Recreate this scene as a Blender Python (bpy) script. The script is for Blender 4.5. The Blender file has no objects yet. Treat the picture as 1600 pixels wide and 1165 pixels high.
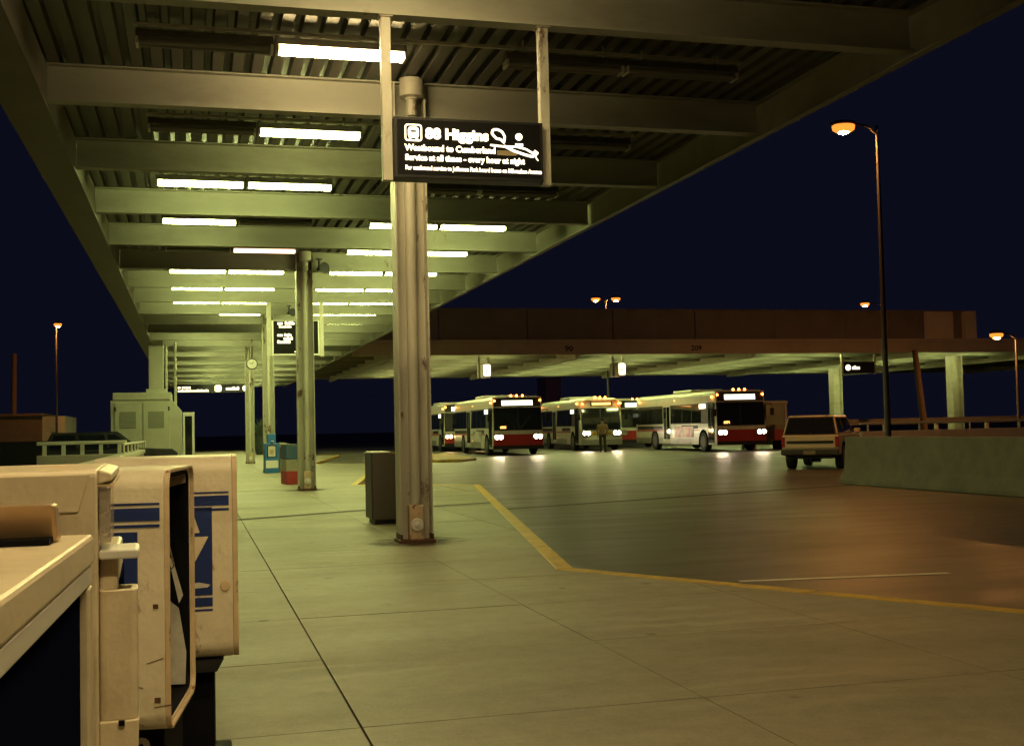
import bpy, bmesh, math, random
from mathutils import Vector, Matrix, Euler
R = math.radians
random.seed(7)
SC = bpy.context.scene
COL = SC.collection

# ------------------------------------------------------------------ camera, sky, exposure
cam_d = bpy.data.cameras.new('camera')
cam_d.sensor_width = 36.0
cam_d.lens = 36.0 * 1848 / 1600
cam_d.clip_start = 0.05
cam_d.clip_end = 3000
cam = bpy.data.objects.new('camera', cam_d)
COL.objects.link(cam)
YAW, PITCH, ROLL, EYE = 0.2649, 0.0465, 0.0227, 1.25
_F = Vector((math.sin(YAW) * math.cos(PITCH), math.cos(YAW) * math.cos(PITCH), math.sin(PITCH)))
_R = Vector((math.cos(YAW), -math.sin(YAW), 0))
_U = _R.cross(_F)
_R2 = _R * math.cos(ROLL) - _U * math.sin(ROLL)
_U2 = _R * math.sin(ROLL) + _U * math.cos(ROLL)
cam.matrix_world = Matrix(((_R2.x, _U2.x, -_F.x, 0), (_R2.y, _U2.y, -_F.y, 0), (_R2.z, _U2.z, -_F.z, EYE), (0, 0, 0, 1)))
SC.camera = cam

world = bpy.data.worlds.new('World')
SC.world = world
world.use_nodes = True
bg = world.node_tree.nodes['Background']
bg.inputs['Color'].default_value = (0.33, 0.37, 1.0, 1)      # clear night sky, deep navy
bg.inputs['Strength'].default_value = 0.0100

SC.view_settings.view_transform = 'Standard'
SC.view_settings.look = 'None'
SC.view_settings.gamma = 1.0
SC.view_settings.exposure = 0.0
SC.view_settings.use_curve_mapping = False
SC.render.engine = 'CYCLES'
SC.cycles.use_denoising = True
SC.cycles.sample_clamp_indirect = 4.0
SC.cycles.max_bounces = 6
SC.cycles.diffuse_bounces = 2
SC.cycles.caustics_reflective = False
SC.cycles.caustics_refractive = False

WARM = (1.0, 0.75, 0.35)        # warm-white tubes of the first bay and of the added unseen fixtures
MID = (0.94, 0.94, 0.32)
GREEN = (0.91, 1.0, 0.33)       # cool-white tubes, green on the film
SODIUM = (1.0, 0.40, 0.09)
TUBE_L = 76.0

# ------------------------------------------------------------------ materials
MATS = {}


def _nt(name):
    m = bpy.data.materials.new(name)
    m.use_nodes = True
    nt = m.node_tree
    return m, nt, nt.nodes['Principled BSDF']


def mat(name, col, rough=0.5, var=0.15, scale=6.0, metal=0.0, bump=0.0, bscale=40.0, rust=0.0, rscale=3.0,
        rustcol=(0.10, 0.035, 0.012), dirt=0.0, dirtcol=(0.05, 0.04, 0.03), stretch=(1, 1, 1), spec=0.5, rvar=0.1, coat=0.0):
    """procedural paint / metal / concrete with tonal variation, dirt streaks, rust patches and fine relief"""
    if name in MATS:
        return MATS[name]
    m, nt, b = _nt(name)
    N, L = nt.nodes, nt.links
    tc = N.new('ShaderNodeTexCoord')
    mp = N.new('ShaderNodeMapping')
    mp.inputs['Scale'].default_value = stretch
    L.new(tc.outputs['Object'], mp.inputs['Vector'])
    n1 = N.new('ShaderNodeTexNoise')
    n1.inputs['Scale'].default_value = scale
    n1.inputs['Detail'].default_value = 6
    n1.inputs['Roughness'].default_value = 0.65
    L.new(mp.outputs['Vector'], n1.inputs['Vector'])
    mr = N.new('ShaderNodeMapRange')
    mr.inputs['From Min'].default_value = 0.25
    mr.inputs['From Max'].default_value = 0.75
    mr.inputs['To Min'].default_value = 1 - var
    mr.inputs['To Max'].default_value = 1 + var
    L.new(n1.outputs['Fac'], mr.inputs['Value'])
    vm = N.new('ShaderNodeVectorMath')
    vm.operation = 'SCALE'
    vm.inputs[0].default_value = col
    L.new(mr.outputs['Result'], vm.inputs['Scale'])
    out = vm.outputs['Vector']

    def layer(out, amount, color, sc, lo, hi, st):
        mp2 = N.new('ShaderNodeMapping')
        mp2.inputs['Scale'].default_value = st
        mp2.inputs['Location'].default_value = (3.1 * sc, 1.7, 5.3)
        L.new(tc.outputs['Object'], mp2.inputs['Vector'])
        n2 = N.new('ShaderNodeTexNoise')
        n2.inputs['Scale'].default_value = sc
        n2.inputs['Detail'].default_value = 8
        n2.inputs['Roughness'].default_value = 0.7
        L.new(mp2.outputs['Vector'], n2.inputs['Vector'])
        cr = N.new('ShaderNodeMapRange')
        cr.inputs['From Min'].default_value = lo
        cr.inputs['From Max'].default_value = hi
        cr.inputs['To Max'].default_value = amount
        L.new(n2.outputs['Fac'], cr.inputs['Value'])
        mx = N.new('ShaderNodeMix')
        mx.data_type = 'RGBA'
        L.new(cr.outputs['Result'], mx.inputs['Factor'])
        L.new(out, mx.inputs['A'])
        mx.inputs['B'].default_value = (*color, 1)
        return mx.outputs['Result']
    if dirt:
        out = layer(out, dirt, dirtcol, scale * 0.6, 0.5, 0.75, stretch)
    if rust:
        out = layer(out, 1.0, rustcol, rscale, 0.74 - 0.2 * rust, 0.80 - 0.2 * rust, (1, 1, 0.45))
    L.new(out, b.inputs['Base Color'])
    b.inputs['Metallic'].default_value = metal
    b.inputs['Specular IOR Level'].default_value = spec
    b.inputs['Coat Weight'].default_value = coat
    rr = N.new('ShaderNodeMapRange')
    rr.inputs['To Min'].default_value = max(0.03, rough - rvar)
    rr.inputs['To Max'].default_value = min(1, rough + rvar)
    L.new(n1.outputs['Fac'], rr.inputs['Value'])
    L.new(rr.outputs['Result'], b.inputs['Roughness'])
    if bump:
        n3 = N.new('ShaderNodeTexNoise')
        n3.inputs['Scale'].default_value = bscale
        n3.inputs['Detail'].default_value = 5
        L.new(tc.outputs['Object'], n3.inputs['Vector'])
        bp = N.new('ShaderNodeBump')
        bp.inputs['Strength'].default_value = bump
        bp.inputs['Distance'].default_value = 0.01
        L.new(n3.outputs['Fac'], bp.inputs['Height'])
        L.new(bp.outputs['Normal'], b.inputs['Normal'])
    MATS[name] = m
    return m


def emit(name, col, s, base=(0.8, 0.8, 0.8)):
    if name in MATS:
        return MATS[name]
    m, nt, b = _nt(name)
    b.inputs['Base Color'].default_value = (*base, 1)
    b.inputs['Emission Color'].default_value = (*col, 1)
    b.inputs['Emission Strength'].default_value = s
    b.inputs['Roughness'].default_value = 0.4
    MATS[name] = m
    return m


def glass(name, col=(0.012, 0.014, 0.016), rough=0.06):
    if name in MATS:
        return MATS[name]
    m, nt, b = _nt(name)
    N, L = nt.nodes, nt.links
    tc = N.new('ShaderNodeTexCoord')
    n = N.new('ShaderNodeTexNoise')
    n.inputs['Scale'].default_value = 3.0
    L.new(tc.outputs['Object'], n.inputs['Vector'])
    mr = N.new('ShaderNodeMapRange')
    mr.inputs['To Min'].default_value = rough * 0.5
    mr.inputs['To Max'].default_value = rough * 2
    L.new(n.outputs['Fac'], mr.inputs['Value'])
    L.new(mr.outputs['Result'], b.inputs['Roughness'])
    b.inputs['Base Color'].default_value = (*col, 1)
    b.inputs['Specular IOR Level'].default_value = 0.7
    MATS[name] = m
    return m


def floor_mat(name, col, rough, patch, wear=0.5, dark=(0.03, 0.028, 0.022), agg=0.25):
    """trodden concrete / asphalt: broad tone patches, scuffs along Y and X, gum spots, polished areas"""
    m, nt, b = _nt(name)
    N, L = nt.nodes, nt.links
    geo = N.new('ShaderNodeNewGeometry')

    def noise(sc, det, st=(1, 1, 1), rg=0.6):
        mp = N.new('ShaderNodeMapping')
        mp.inputs['Scale'].default_value = st
        L.new(geo.outputs['Position'], mp.inputs['Vector'])
        n = N.new('ShaderNodeTexNoise')
        n.inputs['Scale'].default_value = sc
        n.inputs['Detail'].default_value = det
        n.inputs['Roughness'].default_value = rg
        L.new(mp.outputs['Vector'], n.inputs['Vector'])
        return n.outputs['Fac']

    def rng(v, a, c, lo, hi):
        r = N.new('ShaderNodeMapRange')
        r.inputs['From Min'].default_value = a
        r.inputs['From Max'].default_value = c
        r.inputs['To Min'].default_value = lo
        r.inputs['To Max'].default_value = hi
        L.new(v, r.inputs['Value'])
        return r.outputs['Result']

    def math2(op, a, c):
        k = N.new('ShaderNodeMath')
        k.operation = op
        L.new(a, k.inputs[0])
        L.new(c, k.inputs[1])
        return k.outputs[0]
    big = rng(noise(patch, 5), 0.3, 0.7, 0.78, 1.2)
    streak = rng(noise(1.3, 7, (0.9, 1.5, 1)), 0.3, 0.7, 0.90, 1.10)
    fine = rng(noise(60, 3), 0.25, 0.75, 1 - agg, 1 + agg)
    mid = rng(noise(7, 6, rg=0.75), 0.3, 0.7, 0.84, 1.16)
    tone = math2('MULTIPLY', math2('MULTIPLY', math2('MULTIPLY', big, streak), mid), fine)
    vm = N.new('ShaderNodeVectorMath')
    vm.operation = 'SCALE'
    vm.inputs[0].default_value = col
    L.new(tone, vm.inputs['Scale'])
    # dark spots: gum, drips
    vor = N.new('ShaderNodeTexVoronoi')
    vor.inputs['Scale'].default_value = 1.9
    L.new(geo.outputs['Position'], vor.inputs['Vector'])
    wob = noise(9, 3)
    ad = math2('ADD', vor.outputs['Distance'], rng(wob, 0.2, 0.8, -0.05, 0.05))
    spot = rng(ad, 0.05, 0.09, 1.0, 0.0)
    stain = rng(noise(0.55, 7, rg=0.7), 0.56, 0.72, 0.0, wear)
    fac = stain
    spotf = math2('MULTIPLY', spot, rng(noise(0.8, 2), 0.40, 0.52, 0, 0.8))
    mx = N.new('ShaderNodeMix')
    mx.data_type = 'RGBA'
    L.new(fac, mx.inputs['Factor'])
    L.new(vm.outputs['Vector'], mx.inputs['A'])
    mx.inputs['B'].default_value = (*dark, 1)
    mx2 = N.new('ShaderNodeMix')
    mx2.data_type = 'RGBA'
    L.new(spotf, mx2.inputs['Factor'])
    L.new(mx.outputs['Result'], mx2.inputs['A'])
    mx2.inputs['B'].default_value = (dark[0] * 0.4, dark[1] * 0.4, dark[2] * 0.4, 1)
    # pale scuffs, dragged in arcs
    wv = N.new('ShaderNodeTexWave')
    wv.wave_type = 'RINGS'
    wv.inputs['Scale'].default_value = 1.1
    wv.inputs['Distortion'].default_value = 9.0
    wv.inputs['Detail'].default_value = 4
    L.new(geo.outputs['Position'], wv.inputs['Vector'])
    scf = math2('MULTIPLY', rng(wv.outputs['Fac'], 0.55, 1.0, 0.0, 1.0), rng(noise(0.45, 3), 0.52, 0.66, 0.0, 0.35))
    mx3 = N.new('ShaderNodeMix')
    mx3.data_type = 'RGBA'
    L.new(scf, mx3.inputs['Factor'])
    L.new(mx2.outputs['Result'], mx3.inputs['A'])
    mx3.inputs['B'].default_value = (col[0] * 1.9, col[1] * 1.9, col[2] * 1.9, 1)
    L.new(mx3.outputs['Result'], b.inputs['Base Color'])
    L.new(rng(noise(0.8, 6, (0.45, 1.5, 1)), 0.3, 0.72, rough - 0.06, rough + 0.10), b.inputs['Roughness'])
    bp = N.new('ShaderNodeBump')
    bp.inputs['Strength'].default_value = 0.25
    bp.inputs['Distance'].default_value = 0.004
    L.new(noise(45, 4), bp.inputs['Height'])
    bp2 = N.new('ShaderNodeBump')
    bp2.inputs['Strength'].default_value = 0.16
    bp2.inputs['Distance'].default_value = 0.02
    L.new(noise(1.6, 4, (0.6, 1.6, 1)), bp2.inputs['Height'])
    L.new(bp.outputs['Normal'], bp2.inputs['Normal'])
    L.new(bp2.outputs['Normal'], b.inputs['Normal'])
    MATS[name] = m
    return m


M_STEEL = mat('painted_steel', (0.50, 0.47, 0.38), 0.5, 0.10, 1.5, dirt=0.35, rust=0.12, rscale=2.2, stretch=(1, 1, 3), bump=0.05)
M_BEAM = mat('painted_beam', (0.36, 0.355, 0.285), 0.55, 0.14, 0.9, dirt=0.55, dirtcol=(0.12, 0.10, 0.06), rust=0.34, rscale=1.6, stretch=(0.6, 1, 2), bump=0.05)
M_RUSTY = mat('rusty_painted_steel', (0.52, 0.50, 0.40), 0.5, 0.14, 3, dirt=0.35, rust=0.78, rscale=3.4, stretch=(1, 1, 0.4), bump=0.1)
M_EDGE = mat('weathered_edge_steel', (0.17, 0.155, 0.12), 0.6, 0.2, 1.5, dirt=0.4, rust=0.3)
M_EDGE2 = mat('weathered_inner_fascia', (0.27, 0.26, 0.20), 0.6, 0.2, 1.5, dirt=0.4, rust=0.4)
M_DIM = mat('shaded_fixture_enamel', (0.16, 0.155, 0.13), 0.6, 0.2, 5)  # housing of unlit fixtures, their lack of light put into the colour
M_RUSTBASE = mat('rust_base', (0.09, 0.04, 0.02), 0.85, 0.5, 14, bump=0.4)
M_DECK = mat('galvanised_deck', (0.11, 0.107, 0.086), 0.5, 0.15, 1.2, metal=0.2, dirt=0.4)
M_DARKMETAL = mat('dark_metal', (0.03, 0.03, 0.03), 0.5, 0.2, 8)
M_BLACK = mat('black_plastic', (0.012, 0.012, 0.013), 0.5, 0.2, 10, spec=0.3)
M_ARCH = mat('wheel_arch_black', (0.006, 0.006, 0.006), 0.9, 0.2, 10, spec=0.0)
M_BLACKFACE = mat('black_sign_face', (0.006, 0.006, 0.006), 0.6, 0.2, 6, spec=0.1)
M_WHITEMETAL = mat('white_enamel', (0.72, 0.70, 0.64), 0.4, 0.06, 4, dirt=0.15)
M_CONC = floor_mat('platform_concrete', (0.205, 0.180, 0.122), 0.60, 0.35, wear=0.35, dark=(0.13, 0.115, 0.08), agg=0.15)
M_ROAD = floor_mat('road_surface', (0.068, 0.060, 0.041), 0.43, 0.22, wear=0.6, dark=(0.05, 0.045, 0.035), agg=0.3)
M_GROUND = floor_mat('ground_asphalt', (0.05, 0.048, 0.045), 0.6, 0.1, wear=0.3)
M_JOINT = mat('joint_filler', (0.045, 0.038, 0.026), 0.9, 0.3, 20)
M_YELLOW = mat('yellow_kerb_paint', (0.46, 0.29, 0.03), 0.6, 0.3, 6, dirt=0.9, dirtcol=(0.16, 0.12, 0.06), bump=0.3)
M_WHITELINE = mat('white_road_paint', (0.62, 0.60, 0.50), 0.5, 0.2, 8, dirt=0.6, dirtcol=(0.16, 0.14, 0.10))
M_KERB = mat('kerb_concrete', (0.28, 0.26, 0.20), 0.7, 0.2, 6, bump=0.2)
M_BARRIER = mat('barrier_concrete', (0.165, 0.135, 0.105), 0.8, 0.28, 2.6, dirt=0.8, dirtcol=(0.08, 0.08, 0.06), bump=0.3, bscale=30)
M_WALL = mat('wall_concrete', (0.34, 0.30, 0.25), 0.8, 0.15, 2.0, dirt=0.3, bump=0.2)
M_PARAPET = mat('parapet_panel', (0.26, 0.215, 0.18), 0.7, 0.12, 1.0, dirt=0.3)
M_PARAPET2 = mat('pale_parapet_panel', (0.78, 0.66, 0.48), 0.7, 0.1, 1.0)
M_FASCIA = mat('brown_fascia', (0.58, 0.49, 0.37), 0.55, 0.1, 0.8, dirt=0.25)
M_TYRE = mat('tyre_rubber', (0.018, 0.018, 0.018), 0.8, 0.2, 20)
M_RIM = mat('steel_rim', (0.10, 0.095, 0.085), 0.5, 0.1, 10, metal=0.7)
M_BUSWHITE = mat('bus_white_paint', (0.62, 0.60, 0.53), 0.32, 0.05, 2, dirt=0.25)
M_BUSRED = mat('bus_red_paint', (0.36, 0.022, 0.018), 0.32, 0.08, 2, dirt=0.2)
M_BUSGREY = mat('bus_aluminium_skirt', (0.36, 0.36, 0.32), 0.35, 0.1, 3, metal=0.5, dirt=0.4)
M_BUSGLASS = glass('bus_glass', (0.012, 0.015, 0.014), 0.05)
M_CARGLASS = glass('car_glass', (0.010, 0.012, 0.014), 0.05)
M_SUV = mat('beige_car_paint', (0.55, 0.49, 0.38), 0.3, 0.04, 2, dirt=0.15, coat=0.5)
M_CHROME = mat('chrome', (0.6, 0.58, 0.55), 0.18, 0.05, 8, metal=1.0)
M_REDLENS = emit('red_lens_lit', (1, 0.05, 0.02), 1.2, (0.3, 0.01, 0.01))
M_REDDULL = mat('red_lens', (0.28, 0.012, 0.010), 0.25, 0.05, 5)
M_AMBER = emit('amber_lens_lit', (1, 0.22, 0.03), 26.0, (0.5, 0.15, 0.02))
M_AMBERLOW = emit('amber_digits', (1, 0.45, 0.10), 4.0, (0.5, 0.2, 0.02))
M_HEAD = emit('headlamp_lit', (1.0, 0.80, 0.52), 240.0)
M_HEADSOFT = emit('headlamp_dim', (1.0, 0.62, 0.25), 60.0)
M_DEST = emit('destination_lit', (1.0, 0.95, 0.70), 2.6)
M_SIGNTEXT = emit('sign_lettering_lit', (1.0, 0.84, 0.58), 2.6)
M_SIGNTEXT2 = emit('far_sign_lettering_lit', (1.0, 0.84, 0.58), 2.6)
M_SODLENS = emit('sodium_arc', SODIUM, 2700.0)
M_SODGLOW = emit('sodium_halo_lens', (1.0, 0.25, 0.03), 1.8, (0.5, 0.2, 0.05))  # orange halo around the lamp, put into the glow of its lens
M_TUBE = {'warm': emit('tube_warm', WARM, TUBE_L * 1.8), 'mid': emit('tube_neutral', MID, TUBE_L), 'green': emit('tube_cool', GREEN, TUBE_L),
          'pink': emit('tube_failing', (1.0, 0.55, 0.35), 6.0)}
M_TUBEOFF = mat('tube_unlit', (0.22, 0.22, 0.2), 0.4, 0.05, 5)
M_BOXPAINT = mat('newsbox_cream_paint', (0.68, 0.58, 0.41), 0.40, 0.10, 14, dirt=0.45, dirtcol=(0.34, 0.24, 0.12), rust=0.42, rscale=7, bump=0.12, bscale=70, rustcol=(0.20, 0.08, 0.03), rvar=0.2)
M_BOXPAINT2 = mat('newsbox_worn_white_paint', (0.72, 0.64, 0.48), 0.42, 0.10, 10, dirt=0.5, dirtcol=(0.38, 0.27, 0.14), rust=0.72, rscale=8, bump=0.15, bscale=60, rustcol=(0.24, 0.10, 0.04), rvar=0.2)
M_BOXRUST = mat('newsbox_rusty_edge', (0.60, 0.45, 0.28), 0.5, 0.2, 8, rust=0.75, rscale=16, rustcol=(0.18, 0.06, 0.02), bump=0.2)
M_BOXBLUE = mat('newsbox_blue_print', (0.010, 0.026, 0.13), 0.35, 0.15, 8)
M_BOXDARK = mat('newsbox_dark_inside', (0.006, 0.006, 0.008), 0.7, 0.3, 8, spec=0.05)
M_BOXGLASS = mat('newsbox_window', (0.005, 0.007, 0.022), 0.6, 0.2, 4, spec=0.0)
M_BOXTAN = mat('newsbox_brushed_trim', (0.45, 0.30, 0.17), 0.35, 0.12, 12, metal=0.4, stretch=(1, 6, 1))
M_PAPER = mat('newsprint', (0.55, 0.52, 0.45), 0.8, 0.2, 30)
M_PLASTIC = mat('clear_card_holder', (0.55, 0.48, 0.40), 0.12, 0.2, 20, spec=0.8)
M_PLASTIC.node_tree.nodes['Principled BSDF'].inputs['Alpha'].default_value = 0.45
M_CABINET = mat('ribbed_brown_cabinet', (0.075, 0.065, 0.045), 0.55, 0.2, 12, stretch=(30, 30, 0.3))
M_BLUEBOX = mat('blue_newsbox_paint', (0.02, 0.13, 0.36), 0.4, 0.1, 5, dirt=0.2)
M_BINRED = mat('red_bin_paint', (0.33, 0.03, 0.03), 0.5, 0.1, 6, dirt=0.3)
M_BINBLUE = mat('blue_bin_paint', (0.035, 0.08, 0.14), 0.5, 0.1, 6, dirt=0.3)
M_BINGREY = mat('pebbled_bin_panel', (0.30, 0.29, 0.22), 0.8, 0.5, 40, bump=0.4)
M_KIOSK = mat('kiosk_enamel', (0.50, 0.49, 0.38), 0.45, 0.08, 1.2, dirt=0.2, rust=0.05)
M_LOUVRE = mat('kiosk_louvre', (0.26, 0.26, 0.20), 0.6, 0.2, 30)
M_POLE = mat('lamp_pole_paint', (0.03, 0.027, 0.024), 0.5, 0.1, 5)
M_WOOD = mat('wooden_pole', (0.06, 0.038, 0.025), 0.85, 0.3, 6, stretch=(4, 4, 0.4), bump=0.3)
M_LEAF = mat('dark_foliage', (0.05, 0.07, 0.03), 0.8, 0.4, 3)
M_BARK = mat('bark', (0.06, 0.045, 0.03), 0.9, 0.3, 9, bump=0.4)
M_BRICK = mat('far_brown_wall', (0.075, 0.05, 0.04), 0.85, 0.2, 3)
M_SKIN = mat('skin', (0.42, 0.26, 0.18), 0.55, 0.05, 10)
M_COAT = mat('tan_coat_cloth', (0.32, 0.22, 0.11), 0.85, 0.15, 9)
M_TROUSER = mat('dark_trouser_cloth', (0.06, 0.05, 0.045), 0.85, 0.2, 9)
M_HAIR = mat('dark_hair', (0.03, 0.02, 0.015), 0.6, 0.3, 30)

# ------------------------------------------------------------------ mesh helpers


class MB:
    """collects shapes; build() links them as one mesh object"""

    def __init__(s):
        s.v, s.f = [], []

    def add(s, vs, fs):
        o = len(s.v)
        s.v += [tuple(p) for p in vs]
        s.f += [tuple(i + o for i in q) for q in fs]
        return s

    def box(s, x0, x1, y0, y1, z0, z1):
        x0, x1 = min(x0, x1), max(x0, x1)
        y0, y1 = min(y0, y1), max(y0, y1)
        z0, z1 = min(z0, z1), max(z0, z1)
        return s.add([(x0, y0, z0), (x1, y0, z0), (x1, y1, z0), (x0, y1, z0), (x0, y0, z1), (x1, y0, z1), (x1, y1, z1), (x0, y1, z1)],
                     [(0, 3, 2, 1), (4, 5, 6, 7), (0, 1, 5, 4), (1, 2, 6, 5), (2, 3, 7, 6), (3, 0, 4, 7)])

    def prism(s, poly, axis, a, b):
        """poly: 2-D outline in the two other axes (cyclic order); extruded a..b along axis"""
        n = len(poly)

        def p(u, w, t):
            return {'x': (t, u, w), 'y': (u, t, w), 'z': (u, w, t)}[axis]
        vs = [p(u, w, a) for u, w in poly] + [p(u, w, b) for u, w in poly]
        fs = [tuple(range(n))[::-1], tuple(range(n, 2 * n))] + [(i, (i + 1) % n, n + (i + 1) % n, n + i) for i in range(n)]
        return s.add(vs, fs)

    def ring(s, outer, inner, axis, a, b):
        """extruded frame between two outlines with the same number of points"""
        n = len(outer)

        def p(u, w, t):
            return {'x': (t, u, w), 'y': (u, t, w), 'z': (u, w, t)}[axis]
        vs = [p(u, w, t) for t in (a, b) for P in (outer, inner) for u, w in P]
        fs = []
        for i in range(n):
            j = (i + 1) % n
            fs += [(i, j, 2 * n + j, 2 * n + i), (n + i, 3 * n + i, 3 * n + j, n + j), (i, n + i, n + j, j), (2 * n + i, 2 * n + j, 3 * n + j, 3 * n + i)]
        return s.add(vs, fs)

    def tube(s, p0, p1, r0, r1=None, n=8, cap=True):
        r1 = r0 if r1 is None else r1
        p0, p1 = Vector(p0), Vector(p1)
        d = (p1 - p0).normalized()
        a = d.orthogonal().normalized()
        c = d.cross(a)
        vs = []
        for p, r in ((p0, r0), (p1, r1)):
            for i in range(n):
                t = 2 * math.pi * i / n
                vs.append(p + a * (r * math.cos(t)) + c * (r * math.sin(t)))
        fs = [(i, (i + 1) % n, n + (i + 1) % n, n + i) for i in range(n)]
        if cap:
            fs += [tuple(range(n))[::-1], tuple(range(n, 2 * n))]
        return s.add(vs, fs)

    def path(s, pts, r, n=8):
        for a, b in zip(pts, pts[1:]):
            s.tube(a, b, r, r, n)
        return s

    def lathe(s, prof, n=16, c=(0, 0, 0), axis='z'):
        vs, fs = [], []
        for r, h in prof:
            for i in range(n):
                t = 2 * math.pi * i / n
                u, w = r * math.cos(t), r * math.sin(t)
                q = {'z': (u, w, h), 'y': (u, h, w), 'x': (h, u, w)}[axis]
                vs.append((q[0] + c[0], q[1] + c[1], q[2] + c[2]))
        for k in range(len(prof) - 1):
            for i in range(n):
                j = (i + 1) % n
                fs.append((k * n + i, k * n + j, (k + 1) * n + j, (k + 1) * n + i))
        fs.append(tuple(range(n))[::-1])
        fs.append(tuple(range((len(prof) - 1) * n, len(prof) * n)))
        return s.add(vs, fs)

    def mesh(s, name):
        me = bpy.data.meshes.new(name)
        me.from_pydata(s.v, [], s.f)
        bm = bmesh.new()
        bm.from_mesh(me)
        bmesh.ops.recalc_face_normals(bm, faces=bm.faces)
        bm.to_mesh(me)
        bm.free()
        return me

    def build(s, name, m, parent=None, bevel=0.0, smooth=False, seg=2):
        me = s.mesh(name)
        me.materials.append(m)
        return link(name, me, parent, bevel, smooth, seg)


def link(name, me, parent=None, bevel=0.0, smooth=False, seg=2):
    o = bpy.data.objects.new(name, me)
    COL.objects.link(o)
    if parent is not None:
        o.parent = parent
    if smooth:
        for p in me.polygons:
            p.use_smooth = True
        me.set_sharp_from_angle(angle=R(40))
    if bevel:
        md = o.modifiers.new('bevel', 'BEVEL')
        md.width = bevel
        md.segments = seg
        md.limit_method = 'ANGLE'
        md.angle_limit = R(40)
    return o


def tag(o, label=None, cat=None, group=None, kind=None):
    if label:
        o['label'] = label
    if cat:
        o['category'] = cat
    if group:
        o['group'] = group
    if kind:
        o['kind'] = kind
    return o


def thing(name, label, cat, loc=(0, 0, 0), rz=0.0, group=None):
    o = bpy.data.objects.new(name, None)
    COL.objects.link(o)
    o.location = loc
    o.rotation_euler = (0, 0, rz)
    return tag(o, label, cat, group)


def copy_tree(o, parent=None):
    c = o.copy()
    COL.objects.link(c)
    c.parent = parent
    for ch in [k for k in bpy.data.objects if k.parent == o]:
        copy_tree(ch, c)
    return c


def box(name, m, parent, x0, x1, y0, y1, z0, z1, bevel=0.0):
    return MB().box(x0, x1, y0, y1, z0, z1).build(name, m, parent, bevel)


def rrect(u0, u1, w0, w1, r, n=5):
    pts = []
    for cu, cw, a0 in ((u1 - r, w1 - r, 0), (u0 + r, w1 - r, 90), (u0 + r, w0 + r, 180), (u1 - r, w0 + r, 270)):
        for i in range(n + 1):
            t = R(a0 + 90 * i / n)
            pts.append((cu + r * math.cos(t), cw + r * math.sin(t)))
    return pts


def text_mesh(txt, size, width=None, bold=0.0, align='LEFT', spacing=1.0):
    cu = bpy.data.curves.new('lettering', 'FONT')
    cu.body = txt
    cu.size = size
    cu.align_x = align
    cu.offset = bold
    cu.space_character = spacing
    cu.extrude = 0.0015
    cu.resolution_u = 3
    o = bpy.data.objects.new('lettering', cu)
    COL.objects.link(o)
    dg = bpy.context.evaluated_depsgraph_get()
    me = bpy.data.meshes.new_from_object(o.evaluated_get(dg))
    bpy.data.objects.remove(o)
    bpy.data.curves.remove(cu)
    if width:
        xs = [v.co.x for v in me.vertices]
        k = width / (max(xs) - min(xs))
        for v in me.vertices:
            v.co.x *= k
    return me


def text(name, txt, size, m, parent, loc, rot=(R(90), 0, 0), width=None, bold=0.0, align='LEFT'):
    me = text_mesh(txt, size, width, bold, align)
    me.materials.clear()
    me.materials.append(m)
    o = link(name, me, parent)
    o.location = loc
    o.rotation_euler = rot
    return o


# ------------------------------------------------------------------ ground, road, platform
RZ = -0.12                                     # road level; platform top is z = 0
g = MB().add([(-600, -200, RZ - 0.02), (700, -200, RZ - 0.02), (700, 1200, RZ - 0.02), (-600, 1200, RZ - 0.02)], [(0, 1, 2, 3)]).build('ground', M_GROUND)
tag(g, kind='structure')
g = MB().add([(-1.45, -30, RZ), (60, -30, RZ), (60, 100, RZ), (-1.45, 100, RZ)], [(0, 1, 2, 3)]).build('bus_road', M_ROAD)
tag(g, kind='structure')

EDGE = [(6.9, 3.6), (3.25, 10.05), (6.21, 25.84), (3.75, 28.0), (7.15, 45.5), (4.6, 47.7), (7.7, 64.5), (5.2, 67.0), (7.9, 84.0), (7.9, 93.0)]
EDGE = [(6.2, -12.0), (9.6, -8.0)][:0] + [(3.2, -6.5), (6.9, 3.6)] + EDGE[1:]
EDGE[0] = (3.2, -9.0)
PLAT = [(-1.45, -9.0)] + EDGE + [(-1.45, 93.0)]


def inset_edge(pts, d):
    """offset the open polyline to its left (towards -X) by d"""
    out = []
    for i, p in enumerate(pts):
        ns = []
        for a, b in ((i - 1, i), (i, i + 1)):
            if 0 <= a and b < len(pts):
                dx, dy = pts[b][0] - pts[a][0], pts[b][1] - pts[a][1]
                l = math.hypot(dx, dy)
                ns.append((-dy / l, dx / l))
        nx, ny = sum(n[0] for n in ns) / len(ns), sum(n[1] for n in ns) / len(ns)
        k = d / max(0.25, nx * nx + ny * ny)
        out.append((p[0] + nx * k, p[1] + ny * k))
    return out


KW = 0.16
INNER = inset_edge(EDGE, KW)
PLATIN = [(-1.45, -9.0)] + INNER + [(-1.45, 93.0)]


def edge_x(y):
    for (ax, ay), (bx, by) in zip(INNER, INNER[1:]):
        if ay <= y <= by:
            return ax + (bx - ax) * (y - ay) / (by - ay)
    return -99.0


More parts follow.
